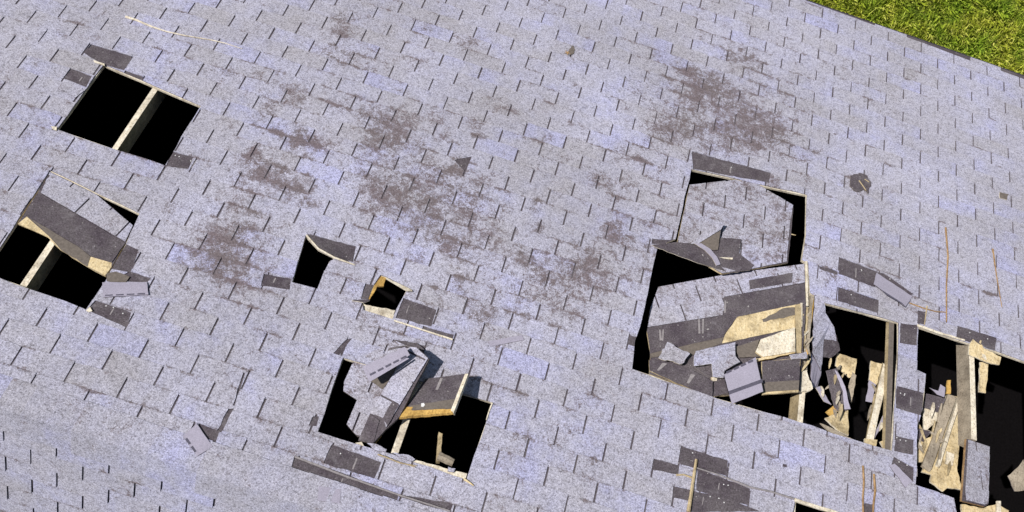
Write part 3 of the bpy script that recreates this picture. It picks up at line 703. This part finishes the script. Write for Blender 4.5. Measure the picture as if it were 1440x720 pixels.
r = scrap('torn_edge', 'long thin pale torn edge on the dark strip below the central hole', 'shingle strip', [(-0.940,2.486,0.013),(-0.641,2.502,0.013),(-0.322,2.512,0.013),(-0.019,2.511,0.013),(-0.019,2.520,0.013),(-0.322,2.521,0.013),(-0.640,2.513,0.013),(-0.936,2.497,0.013)], .004, (MPLAS, MPLAS, MH), .001)
scrap('loose_shingle', 'small square pale shingle scrap on the dark strip below the central hole', 'shingle', [(-0.751,2.605,0.014),(-0.630,2.584,0.014),(-0.611,2.659,0.014),(-0.729,2.679,0.014)], .004, (MBK, MH, MBK), .002)
# ------------------------------------------------------------------ panel fallen into the upper hole
r = thing('broken_deck_panel', [(1.303,-0.059,0.000)][0], 'large shingled panel sunk into the hole above the collapsed section', 'roof panel')
slab('deck_board', [(0.967,-0.270,-0.012),(1.288,-0.444,-0.009),(1.392,-0.479,-0.008),(1.470,-0.473,-0.006),(1.755,-0.385,0.000),(1.760,-0.182,0.003),(1.758,0.138,0.008),(1.519,0.279,0.006),(1.303,0.401,0.004),(0.958,0.301,-0.004),(0.956,0.241,-0.005)], .016, (MH, MPLY, MGRY), r, .002)
clad(r, [(0.966,-0.268,-0.010),(1.287,-0.442,-0.007),(1.391,-0.478,-0.006),(1.469,-0.472,-0.004),(1.750,-0.381,0.002),(1.741,-0.174,0.005),(1.744,0.138,0.010),(1.519,0.280,0.008),(1.303,0.402,0.006),(0.958,0.302,-0.002),(0.956,0.242,-0.003)], [(0.956,0.241,-0.005)][0], [(1.339,0.226,0.002)][0], .002, wear=.55)
tag(rod('wood_splinter', [(1.751,-0.123,-0.005),(1.799,-0.129,-0.005)], .005, .003, MPLY), 'tiny tan splinter sticking out beside the sunken panel', 'splinter')
scrap('torn_shingle', 'dark torn shingle strip hanging over the edge below the sunken panel', 'shingle strip', [(0.779,0.364,0.014),(0.939,0.280,0.020),(1.057,0.247,0.020),(1.237,0.125,0.020),(1.398,0.077,0.020),(1.394,0.199,0.020),(1.514,0.259,0.020),(1.490,0.309,0.015),(1.355,0.381,0.012),(1.091,0.397,0.030),(0.919,0.385,0.025)], .005, (MH, MPALE, MH), .003)
scrap('curled_shingle', 'grey shingle point curled up on the dark strip over the collapse', 'shingle', [(1.042,0.264,0.030),(1.120,0.128,0.040),(1.197,0.033,0.070),(1.244,0.029,0.070),(1.230,0.080,0.060),(1.095,0.242,0.035)], .005, (MS, MPALE, MH), .001)
scrap('felt_scrap', 'brown wedge of felt beneath the curled shingle point', 'felt', [(1.096,0.238,0.030),(1.231,0.082,0.050),(1.239,0.239,0.030),(1.186,0.260,0.030)], .003, MFELT, .002)
scrap('pale_strip', 'curved white strip peeled off beside the curled shingle point', 'strip', [(1.064,0.253,0.035),(1.114,0.237,0.040),(1.181,0.262,0.045),(1.239,0.305,0.040),(1.275,0.348,0.028),(1.246,0.370,0.028),(1.206,0.326,0.040),(1.141,0.286,0.045)], .004, (MBK, MPALE, MH), .001)
scrap('pale_strip', 'short white strip on the dark torn shingle over the collapse', 'strip', [(1.262,0.291,0.026),(1.355,0.259,0.026),(1.353,0.276,0.026),(1.301,0.289,0.026)], .004, MPALE, .002)
# ------------------------------------------------------------------ collapsed section
r = thing('collapsed_deck_panel', [(1.397,0.808,-0.050)][0], 'big collapsed deck panel with bare plywood and dark shingles, tipped into the roof', 'roof panel')
slab('deck_board', [(0.910,0.600,-0.106),(1.383,0.341,-0.052),(1.880,0.099,0.006),(1.912,0.451,0.019),(1.918,1.107,0.037),(1.685,1.185,0.009),(1.377,1.308,-0.028),(0.959,1.269,-0.083),(0.941,1.111,-0.089),(0.889,0.957,-0.100),(0.884,0.788,-0.105)], .016, (MH, MPLY, MGRY), r, .002)
clad(r, [(0.909,0.601,-0.104),(1.382,0.343,-0.050),(1.876,0.108,0.008),(1.890,0.264,0.014),(1.356,0.547,-0.048),(1.373,0.691,-0.042),(0.890,0.935,-0.098),(0.883,0.789,-0.103)], [(0.891,0.934,-0.100)][0], [(1.373,0.690,-0.044)][0], .002, du=.12, wear=.42)
for pts in ([(1.506,0.366,-0.023),(1.798,0.210,0.011),(1.798,0.294,0.013),(1.522,0.437,-0.019)], [(1.354,0.551,-0.042),(1.888,0.275,0.020),(1.907,0.436,0.026),(1.461,0.680,-0.025),(1.393,0.840,-0.030),(1.363,0.706,-0.037)], [(0.890,0.942,-0.094),(1.360,0.701,-0.040),(1.396,0.858,-0.031),(1.172,0.985,-0.057),(0.938,1.124,-0.083)]):
    slab('torn_shingle', pts, .004, (MH, MPLAS, MH), r, .002)
slab('felt_strip', [(0.937,1.117,-0.087),(1.173,0.983,-0.060),(1.388,0.855,-0.035),(1.383,0.911,-0.034),(1.201,1.063,-0.054),(1.006,1.122,-0.078),(0.944,1.154,-0.085)], .002, MFELT, r, .003)
slab('plywood_layer', [(1.461,0.681,-0.023),(1.877,0.446,0.025),(1.886,0.631,0.031),(1.848,0.653,0.026),(1.384,0.914,-0.027),(1.396,0.844,-0.027)], .006, (MPLY, MPALE, MPLY), r, .002)
slab('pale_rim', [(1.868,0.446,0.028),(1.882,0.442,0.029),(1.893,0.631,0.036),(1.880,0.639,0.034)], .010, MPALE, r)
slab('felt_patch', [(1.625,0.652,0.000),(1.754,0.525,0.014),(1.855,0.489,0.026),(1.852,0.549,0.027),(1.634,0.672,0.002)], .002, MFELT, r, .006, .03)
for pts in ([(0.966,0.934,-0.083),(0.975,0.928,-0.082),(0.998,1.004,-0.077),(0.983,1.012,-0.079)], [(0.988,0.924,-0.081),(0.997,0.920,-0.080),(1.006,1.005,-0.076),(0.998,1.011,-0.077)], [(1.207,0.776,-0.056),(1.217,0.770,-0.055),(1.237,0.879,-0.050),(1.224,0.886,-0.051)], [(1.235,0.765,-0.053),(1.245,0.760,-0.052),(1.257,0.873,-0.047),(1.247,0.879,-0.048)], [(1.362,0.579,-0.039),(1.372,0.574,-0.038),(1.381,0.671,-0.034),(1.371,0.677,-0.036)]):
    slab('glue_mark', pts, .001, MPLAS, r)
scrap('cream_board', 'cream torn board with a brown stain on the bare plywood', 'board', [(1.590,0.938,0.046),(1.614,0.836,0.046),(1.827,0.677,0.070),(1.844,0.862,0.077),(1.642,0.961,0.053)], .016, (MPALE, MPLY, MPLY), .002)
tag(beam('wood_block', [(1.854,0.486,0.033)][0], [(1.879,0.844,0.045)][0], .042, .03, MLUM, split=.006), 'tan block standing at the end of the cream torn board', 'wood block')
scrap('wood_splinter', 'tan splinter along the low side of the cream torn board', 'splinter', [(1.599,0.985,0.038),(1.845,0.843,0.066),(1.849,0.865,0.067),(1.608,1.002,0.039)], .012, (MPLY, MYEL, MLUM), .003, .03)
scrap('felt_scrap', 'flat brown felt piece left of the cream torn board', 'felt', [(1.466,0.922,-0.004),(1.617,0.819,0.013),(1.603,0.919,0.013),(1.654,0.939,0.021),(1.503,0.991,0.002)], .003, MFELT, .003)
scrap('shingle_chunk', 'broken four sided grey shingle chunk on the dark collapsed panel', 'shingle', [(0.983,1.167,-0.027),(1.021,1.033,-0.026),(1.177,1.076,-0.004),(1.138,1.165,-0.007)], .006, (MS, MPALE, MH), .006, .022)
scrap('shingle_chunk', 'large ragged grey shingle chunk in the middle of the collapsed panel', 'shingle', [(1.203,1.096,0.005),(1.210,1.049,0.004),(1.452,0.909,0.032),(1.464,1.011,0.036),(1.499,1.045,0.042),(1.407,1.138,0.032),(1.407,1.189,0.033),(1.339,1.202,0.025),(1.321,1.112,0.020),(1.212,1.160,0.007)], .006, (MS, MPALE, MH), .002)
r = scrap('torn_shingle', 'long dark shingle strip bent along the low edge of the collapse', 'shingle strip', [(0.932,1.189,-0.050),(1.041,1.171,-0.036),(1.204,1.181,-0.015),(1.352,1.221,0.005),(1.360,1.336,0.009),(1.106,1.297,-0.025),(0.947,1.265,-0.046)], .010, (MH, MPLY, MH), .002)
for pts in ([(1.017,1.187,-0.037),(1.049,1.182,-0.033),(1.005,1.249,-0.037),(0.992,1.248,-0.039)], [(1.207,1.211,-0.012),(1.235,1.211,-0.008),(1.205,1.283,-0.010),(1.189,1.282,-0.012)]): slab('glue_mark', pts, .001, MPLAS, r)
scrap('torn_shingle', 'small dark shingle piece under the big upturned shingle', 'shingle', [(1.357,1.211,-0.017),(1.430,1.181,-0.008),(1.465,1.268,-0.001),(1.370,1.318,-0.012)], .006, (MH, MPLY, MH), .002)
scrap('torn_shingle', 'dark shingle scrap between the grey chunk and the low strip', 'shingle', [(1.225,1.136,-0.036),(1.339,1.090,-0.022),(1.353,1.183,-0.018),(1.301,1.179,-0.025)], .005, (MH, MPLAS, MH), .002)
r = scrap('loose_shingle', 'large smooth lavender grey shingle lying upside down on the collapse', 'shingle', [(1.393,1.189,0.077),(1.576,1.007,0.096),(1.646,1.236,0.111),(1.463,1.377,0.091)], .004, (MBK, MH, MH), .001)
dashes(r, [(1.400,1.178,0.079)][0], [(1.568,1.029,0.097)][0], 4, .007, .001)
slab('seal_band', [(1.433,1.297,0.086),(1.632,1.150,0.108),(1.637,1.174,0.110),(1.441,1.319,0.088)], .001, MSEAL, r)
r = thing('dark_panel_piece', [(1.787,1.043,0.018)][0], 'dark shingled deck piece with tan lower edge beside the upturned shingle', 'roof panel')
slab('deck_board', [(1.641,0.991,0.040),(1.886,0.892,0.070),(1.889,1.142,0.076),(1.667,1.226,0.050)], .014, (MPLY, MPLY, MLUM), r, .002)
slab('torn_shingle', [(1.641,0.994,0.047),(1.881,0.898,0.075),(1.886,1.060,0.080),(1.659,1.143,0.053)], .005, (MH, MPLAS, MH), r, .002)
slab('felt_strip', [(1.660,1.140,0.050),(1.888,1.058,0.077),(1.888,1.127,0.079),(1.666,1.209,0.052)], .003, MFELT, r, .002)
scrap('shingle_chunk', 'small pale shingle bit beside the dark deck piece', 'shingle', [(1.805,0.901,0.078),(1.912,0.843,0.090),(1.920,0.892,0.092),(1.821,0.929,0.080)], .005, (MS, MPALE, MH), .006, .022)
scrap('deck_edge', 'upright white sliver where the roof broke above the standing boards', 'splinter', [(1.881,0.080,0.014),(1.896,0.074,0.014),(1.933,0.439,0.014),(1.915,0.446,0.014)], .02, MPALE, .001)
tag(beam('standing_board', [(1.919,0.442,0.004)][0], [(1.953,0.883,-0.030)][0], .034, .02, MLUM, split=.012), 'wide tan board on edge beside the cream torn board', 'board')
tag(beam('standing_board', [(1.955,0.336,0.010)][0], [(1.961,0.914,-0.010)][0], .020, .03, MGRY, split=.015, rough=.004), 'narrow splintered grey board along the break in the roof', 'board')
tag(beam('standing_board', [(1.970,0.329,0.006)][0], [(1.958,0.910,-0.010)][0], .010, .03, MYEL, split=.015, rough=.003), 'thin yellow lath along the break in the roof', 'lath')
scrap('pale_board', 'white splintered wood chunk at the foot of the standing boards', 'wood chunk', [(1.920,0.959,0.006),(1.963,0.931,0.006),(1.979,0.971,0.006),(2.015,1.047,0.006),(1.997,1.070,0.006),(1.917,1.098,0.006)], .03, (MPALE, MPALE, MLUM), .006, .02)
# shards hanging into the open bay
H = [
 ('shingle_shard', 'tall pale curtain of torn shingle hanging by the standing boards', 'shingle', [(1.973,0.335,0.008),(2.046,0.351,0.004),(2.074,0.428,-0.020),(2.151,0.500,-0.040),(2.190,0.590,-0.070),(2.092,0.616,-0.050),(2.106,0.845,-0.090),(2.008,0.763,-0.030)], SHT),
 ('shingle_shard', 'dark block of torn shingle in the open bay', 'shingle', [(2.080,0.612,-0.050),(2.182,0.547,-0.060),(2.230,0.639,-0.090),(2.171,0.717,-0.100),(2.105,0.741,-0.080)], (MH, MPLAS, MH)),
 ('shingle_shard', 'narrow grey shard against the foot of the standing boards', 'shingle', [(2.004,0.759,-0.040),(2.114,0.838,-0.100),(2.104,0.970,-0.120),(2.031,0.991,-0.060)], (MBK, MH, MH)),
 ('shingle_shard', 'dark pointed shard leaning across the open bay', 'shingle', [(2.136,0.835,-0.080),(2.206,0.794,-0.070),(2.336,1.044,-0.100),(2.269,1.089,-0.120),(2.228,1.060,-0.120)], (MH, MPLAS, MH)),
 ('shingle_shard', 'pale blade shaped shard curving over the dark pointed one', 'shingle', [(2.181,0.824,-0.050),(2.199,0.839,-0.040),(2.262,0.924,-0.050),(2.323,1.056,-0.080),(2.284,1.068,-0.090),(2.256,0.954,-0.065)], (MBK, MPALE, MH)),
 ('shingle_shard', 'small grey sliver below the dark pointed shard', 'shingle', [(2.069,0.991,-0.070),(2.095,0.970,-0.070),(2.206,1.054,-0.110),(2.148,1.054,-0.100)], (MBK, MPALE, MH)),
 ('broken_plywood', 'square tan plywood piece lit inside the open bay', 'plywood', [(2.246,0.622,-0.160),(2.395,0.612,-0.170),(2.401,0.723,-0.200),(2.373,0.749,-0.220),(2.259,0.701,-0.200)], WD),
 ('broken_plywood', 'grey brown plywood strip below the square tan piece', 'plywood', [(2.378,0.712,-0.190),(2.403,0.734,-0.180),(2.399,0.938,-0.220),(2.363,0.872,-0.220)], (MGRY, MGRY, MGRY)),
 ('broken_plywood', 'tan splintered plywood triangle on the low edge of the open bay', 'plywood', [(2.171,1.158,-0.120),(2.332,1.034,-0.130),(2.309,1.253,-0.060),(2.231,1.244,-0.060)], WD),
 ('broken_plywood', 'yellow torn plywood tip behind the splintered triangle', 'plywood', [(2.180,1.105,-0.130),(2.224,1.049,-0.130),(2.280,1.046,-0.130),(2.221,1.136,-0.120)], (MYEL, MYEL, MYEL)),
 ('broken_plywood', 'narrow tan plywood piece leaning near the bare rafter', 'plywood', [(2.515,0.571,-0.200),(2.603,0.566,-0.200),(2.563,0.777,-0.220),(2.518,0.713,-0.220)], WD),
 ('shingle_shard', 'grey ragged shard under the narrow tan plywood', 'shingle', [(2.497,0.737,-0.180),(2.547,0.755,-0.180),(2.534,0.891,-0.200),(2.488,0.896,-0.200)], (MBK, MH, MH)),
 ('shingle_shard', 'pale crumpled shard beside the leaning board', 'shingle', [(2.554,0.996,-0.060),(2.565,1.018,-0.060),(2.498,1.212,-0.080),(2.476,1.235,-0.080)], (MBK, MPALE, MH)),
 ('broken_plywood', 'tan wood scrap at the foot of the leaning board', 'plywood', [(2.407,1.252,-0.040),(2.494,1.233,-0.040),(2.481,1.290,-0.030),(2.401,1.300,-0.030)], WD),
 ('broken_plywood', 'tan wood scrap at the foot of the bare rafter', 'plywood', [(2.518,1.234,-0.050),(2.567,1.196,-0.050),(2.617,1.198,-0.050),(2.594,1.260,-0.040),(2.532,1.269,-0.040)], WD),
 ('broken_plywood', 'brown splintered board end on the low edge of the open bay', 'plywood', [(2.095,1.256,-0.020),(2.212,1.272,-0.020),(2.344,1.299,-0.020),(2.334,1.321,-0.020),(2.167,1.295,-0.020)], (MGRY, MGRY, MGRY)),
 ('loose_shingle', 'lavender shingle flap at the low end of the remaining roof strip', 'shingle', [(2.551,1.407,0.012),(2.583,1.384,0.014),(2.703,1.467,0.020),(2.659,1.519,0.014)], (MBK, MH, MH)),
 ('broken_plywood', 'tan plywood sliver under the side of the remaining roof strip', 'plywood', [(2.669,0.946,-0.030),(2.786,0.955,-0.030),(2.769,0.993,-0.040),(2.711,0.989,-0.040)], WD),
 ('shingle_shard', 'dark square shingle shard beside the pair of crossed boards', 'shingle', [(2.901,0.712,-0.160),(3.052,0.699,-0.160),(3.004,0.817,-0.170),(2.888,0.819,-0.170)], (MH, MPLAS, MH)),
 ('broken_plywood', 'pale plywood piece under the dark square shard', 'plywood', [(2.904,0.812,-0.190),(3.021,0.787,-0.190),(2.991,0.897,-0.190),(2.901,0.993,-0.190)], (MPALE, MPALE, MLUM)),
 ('shingle_shard', 'dark kite shaped shard between plywood pieces', 'shingle', [(2.795,1.084,-0.120),(2.822,1.015,-0.120),(2.927,1.001,-0.130),(2.864,1.094,-0.130)], (MH, MPLAS, MH)),
 ('broken_plywood', 'pale triangle of plywood below the dark kite shaped shard', 'plywood', [(2.799,1.141,-0.150),(2.919,1.037,-0.150),(2.955,1.009,-0.150),(2.869,1.231,-0.150),(2.808,1.243,-0.150)], (MPLY, MPALE, MLUM)),
 ('broken_plywood', 'large tan plywood sheet fallen behind the broken post', 'plywood', [(3.106,0.617,-0.240),(3.216,0.601,-0.240),(3.189,0.903,-0.220),(3.134,1.175,-0.180),(3.159,1.323,-0.170),(3.059,1.340,-0.170),(3.028,1.375,-0.170),(2.940,1.340,-0.170),(2.954,1.281,-0.180),(2.886,1.284,-0.180),(2.925,1.161,-0.190)], WD),
 ('pale_board', 'small white wood bit lying on the large tan plywood sheet', 'wood chunk', [(3.043,1.096,-0.150),(3.096,1.098,-0.150),(3.083,1.185,-0.150),(3.034,1.187,-0.150)], (MPALE, MPALE, MLUM)),
 ('wood_block', 'small yellow block above the large tan plywood sheet', 'wood block', [(3.055,0.558,-0.150),(3.080,0.549,-0.150),(3.078,0.656,-0.150),(3.045,0.667,-0.150)], (MYEL, MYEL, MLUM)),
 ('shingle_shard', 'ragged grey shard in the shade above the dark square shard', 'shingle', [(2.919,0.663,-0.150),(2.986,0.666,-0.150),(3.001,0.609,-0.150),(3.038,0.622,-0.150),(3.029,0.700,-0.150),(2.976,0.697,-0.150)], (MBK, MH, MH)),
 ('broken_plywood', 'splintered pale plywood lodged on top of the broken post', 'plywood', [(3.118,0.317,0.010),(3.144,0.270,0.010),(3.229,0.318,0.010),(3.354,0.338,0.006),(3.341,0.402,0.000),(3.289,0.411,0.000),(3.208,0.409,0.000),(3.116,0.398,0.000)], WD),
 ('broken_plywood', 'narrow tan plywood piece hanging behind the broken post', 'plywood', [(3.234,0.395,-0.050),(3.297,0.382,-0.050),(3.289,0.607,-0.080),(3.240,0.615,-0.080)], WD),
 ('broken_plywood', 'tan plywood piece below the hanging shingled slab', 'plywood', [(3.106,1.455,-0.100),(3.257,1.433,-0.100),(3.354,1.373,-0.100),(3.433,1.394,-0.100),(3.411,1.456,-0.100),(3.108,1.551,-0.100)], WD),
 ('pale_board', 'white stick end beside the hanging shingled slab', 'wood stick', [(3.324,1.374,-0.060),(3.351,1.366,-0.060),(3.346,1.468,-0.060),(3.320,1.476,-0.060)], (MPALE, MPALE, MLUM)),
 ('shingle_shard', 'dim grey heap of torn shingle deep in the far bay', 'shingle', [(3.672,0.989,-0.420),(3.734,0.913,-0.400),(3.784,0.834,-0.400),(3.802,1.049,-0.420),(3.718,1.086,-0.420)], (MGRY, MH, MH)),
]
for nm, lab, cat, pts, m in H: scrap(nm, lab, cat, pts, .012 if 'ply' in nm or 'board' in nm or 'block' in nm else .005, m, .004, .03)
tag(beam('leaning_board', [(2.554,0.641,-0.060)][0], [(2.442,1.260,-0.040)][0], .046, .02, (MLUM, MPALE), split=.012), 'long pale board leaning beside the bare rafter', 'board')
tag(beam('leaning_board', [(3.103,0.652,-0.170)][0], [(2.882,1.275,-0.120)][0], .060, .02, (MGRY,), split=.012), 'wide grey board crossing the large tan plywood sheet', 'board')
tag(beam('leaning_board', [(3.157,0.655,-0.170)][0], [(2.964,1.238,-0.120)][0], .020, .03, (MPALE,), split=.012), 'thin pale board next to the wide grey one in the bay', 'board')
r = thing('hanging_roof_slab', [(3.196,1.208,-0.063)][0], 'upright shingled slab hanging below the broken post', 'roof panel')
slab('deck_board', [(3.104,1.026,-0.030),(3.288,1.010,-0.060),(3.255,1.421,-0.050),(3.227,1.446,-0.045),(3.054,1.471,-0.017)], .018, (MH, MSTK, MLUM), r, .001)
clad(r, [(3.115,1.032,-0.030),(3.281,1.017,-0.057),(3.250,1.416,-0.047),(3.221,1.437,-0.042),(3.072,1.458,-0.018)], [(3.109,1.228,-0.029)][0], [(3.273,1.205,-0.055)][0], .002, wear=.35, du=.09)
scrap('splintered_edge', 'white torn deck edge along the far side of the open bays', 'plywood', [(2.731,0.296,0.012),(2.875,0.302,0.012),(3.084,0.295,0.012),(3.080,0.307,0.012),(2.875,0.318,0.012),(2.729,0.314,0.012)], .006, MPALE, .002)
# ------------------------------------------------------------------ bottom edge debris
tag(beam('cream_lath', [(1.956,1.822,0.014)][0], [(2.295,1.817,0.014)][0], .020, .012, MPALE), 'cream lath along a dark slot in the roof', 'lath')
tag(rod('torn_edge', [(1.330,1.821,0.014),(1.466,1.820,0.014),(1.671,1.833,0.014),(1.806,1.818,0.014),(1.948,1.818,0.014)], .005, .006, MPLAS), 'beaded pale torn edge leading to the cream lath', 'shingle strip')
for nm, lab, pts, a, b, m in (
 ('dry_stick', 'long straight brown stick lying up the slope beside a bare patch', [(2.949,-0.638,0.012),(2.963,-0.378,0.012),(2.949,-0.119,0.012),(2.946,0.203,0.012)], .007, .005, MSTK),
 ('dry_stick', 'short thin brown stick lying next to the long straight one', [(3.325,-0.584,0.010),(3.344,-0.363,0.010),(3.376,-0.081,0.010)], .006, .003, MSTK),
 ('dry_stick', 'small crooked twig above the white torn deck edge', [(2.668,0.144,0.012),(2.783,0.149,0.012),(2.870,0.143,0.012),(2.942,0.121,0.012)], .005, .004, MSTK),
 ('dry_stick', 'tiny upright twig crossing the small crooked one', [(2.798,0.122,0.013),(2.789,0.212,0.013),(2.780,0.283,0.013)], .005, .003, MLUM),
 ('dry_stick', 'yellowish stick standing on dark patches near the beaded edge', [(1.319,1.771,0.016),(1.318,1.880,0.016),(1.319,1.990,0.016),(1.318,2.099,0.016)], .009, .012, MLUM),
 ('dry_stick', 'bent side twig on the yellowish stick', [(1.213,1.904,0.014),(1.256,1.888,0.014),(1.309,1.890,0.014)], .006, .006, MLUM),
 ('dry_stick', 'one of two parallel upright sticks below the open bays', [(2.377,1.466,0.013),(2.387,1.568,0.013),(2.385,1.672,0.013),(2.392,1.804,0.013)], .007, .006, MSTK),
 ('dry_stick', 'one of two parallel upright sticks below the open bays', [(2.450,1.498,0.013),(2.461,1.602,0.013),(2.455,1.695,0.013),(2.454,1.785,0.013)], .007, .006, MSTK),
 ('dry_stick', 'long peeled white twig lying alone above the square hole', [(-3.258,-0.098,0.013),(-3.180,-0.100,0.013),(-3.058,-0.087,0.013),(-2.952,-0.086,0.013),(-2.819,-0.103,0.013),(-2.642,-0.140,0.013),(-2.540,-0.152,0.013),(-2.412,-0.152,0.013)], .008, .002, MPALE)):
    tag(rod(nm, pts, a, b, m), lab, 'stick', 'parallel upright sticks' if 'parallel' in lab else None)
r = scrap('loose_shingle', 'narrow lavender shingle lying across the bare patch above the open bay', 'shingle', [(2.414,-0.020,0.014),(2.685,0.087,0.020),(2.626,0.202,0.035),(2.386,0.099,0.030)], .004, (MBK, MH, MH), .002)
slab('seal_band', [(2.442,0.127,0.035),(2.596,0.179,0.036),(2.625,0.198,0.036),(2.481,0.156,0.035)], .001, MSEAL, r)
scrap('loose_shingle', 'faint thin shingle strip lying alone below the middle of the roof', 'shingle', [(-0.102,1.449,0.013),(0.091,1.334,0.013),(0.113,1.362,0.013),(-0.076,1.476,0.013)], .003, (MBK, MH, MBK), .001)
r = scrap('loose_shingle', 'small grey shingle turned diamondwise on the unbroken shingles', 'shingle', [(-1.550,2.574,0.016),(-1.513,2.484,0.016),(-1.376,2.577,0.016),(-1.430,2.651,0.016)], .004, (MBK, MH, MBK), .001)
dashes(r, [(-1.534,2.576,0.016)][0], [(-1.440,2.639,0.016)][0], 2, .006, .001)
# splinters and crumbs among the wreckage
def splinters(n, poly, h0, h1, label, group, lo=.04, hi=.15, mats=(MPALE, MLUM, MPLY, MGRY, MGRY)):
    ps = [Vector(p) for p in poly]
    for _ in range(n):
        w = rng.dirichlet([1]*len(ps)); c = sum((p*float(x) for p, x in zip(ps, w)), Vector()); c.z = random.uniform(h0, h1)
        an = math.pi/2 + random.gauss(.15, .45); L_ = random.uniform(lo, hi); wd = random.uniform(.004, .014); e = Vector((math.cos(an), math.sin(an), random.uniform(-.4, .4)))*L_/2
        s = Vector((-e.y, e.x, 0)).normalized()*wd; m = random.choice(mats)
        tag(slab('wood_splinter', [c-e-s*.3, c-e+s*.5, c-e*.3+s, c+e*.5+s*.7, c+e, c+e*.4-s*.6, c-e*.4-s], random.uniform(.004, .012), m, None, .0008, .03), label, 'splinter', group)
splinters(12, [(2.060,0.766,-0.100),(2.252,0.698,-0.100),(2.344,1.208,-0.100),(2.157,1.222,-0.100)], -.16, -.04, 'loose splinter among the shards in the open bay', 'splinters in the open bay')
splinters(9, [(2.436,0.757,-0.100),(2.582,0.706,-0.100),(2.596,1.205,-0.100),(2.471,1.214,-0.100)], -.16, -.05, 'loose splinter around the board leaning by the bare rafter', 'splinters by the leaning board')
splinters(18, [(2.805,0.849,-0.100),(3.085,0.732,-0.100),(3.075,1.294,-0.100),(2.789,1.273,-0.100)], -.15, -.09, 'loose splinter on the fallen plywood behind the broken post', 'splinters on the fallen plywood')
splinters(10, [(1.889,0.370,0.000),(1.959,0.344,0.000),(1.990,1.045,0.000),(1.917,1.070,0.000)], -.01, .02, 'loose splinter along the standing boards at the break', 'splinters at the standing boards', .05, .16)
splinters(6, [(3.109,0.289,0.000),(3.354,0.336,0.000),(3.289,0.424,0.000),(3.086,0.386,0.000)], -.01, .012, 'loose splinter on the pale plywood atop the broken post', 'splinters atop the broken post', .04, .12)

# small litter on the sound part of the roof
r = thing('debris_clump', [(2.257,-0.792,0.012)][0], 'small dark clump of rotted litter on sound shingles below the lawn', 'debris')
slab('rotted_mat', [(2.172,-0.833,0.016),(2.239,-0.889,0.016),(2.309,-0.888,0.016),(2.340,-0.823,0.016),(2.321,-0.716,0.016),(2.280,-0.742,0.016),(2.231,-0.694,0.016),(2.178,-0.728,0.016)], .007, (MH, MFELT, MH), r, .008, .02)
for pts in ([(2.240,-0.808,0.020),(2.277,-0.766,0.020),(2.301,-0.733,0.020)], [(2.285,-0.840,0.020),(2.321,-0.826,0.020)]): rod('straw', pts, .004, .003, MLUM, r)
scrap('shingle_chip', 'tiny dark chip on sound shingles near the short thin stick', 'chip', [(3.405,-1.167,0.016),(3.477,-1.175,0.016),(3.461,-1.111,0.016),(3.402,-1.108,0.016)], .006, (MFELT, MPALE, MH), .003, .02)
c = [(-0.185,-1.131,0.013)][0]
scrap('dry_leaf', 'small star shaped brown leaf on sound shingles', 'leaf', [(c[0]+r_*math.cos(a_), c[1]+r_*math.sin(a_), c[2]) for a_, r_ in [(i*math.pi/5, .028 if i % 2 == 0 else .009) for i in range(10)]], .002, MSTK, 0)
scrap('debris_clump', 'small dark smudge of litter above the middle of the roof', 'debris', [(-0.179,-1.183,0.012),(-0.159,-1.225,0.012),(-0.133,-1.188,0.012),(-0.139,-1.137,0.012),(-0.162,-1.110,0.012),(-0.181,-1.142,0.012)], .003, (MFELT, MH, MH), .004, .01)
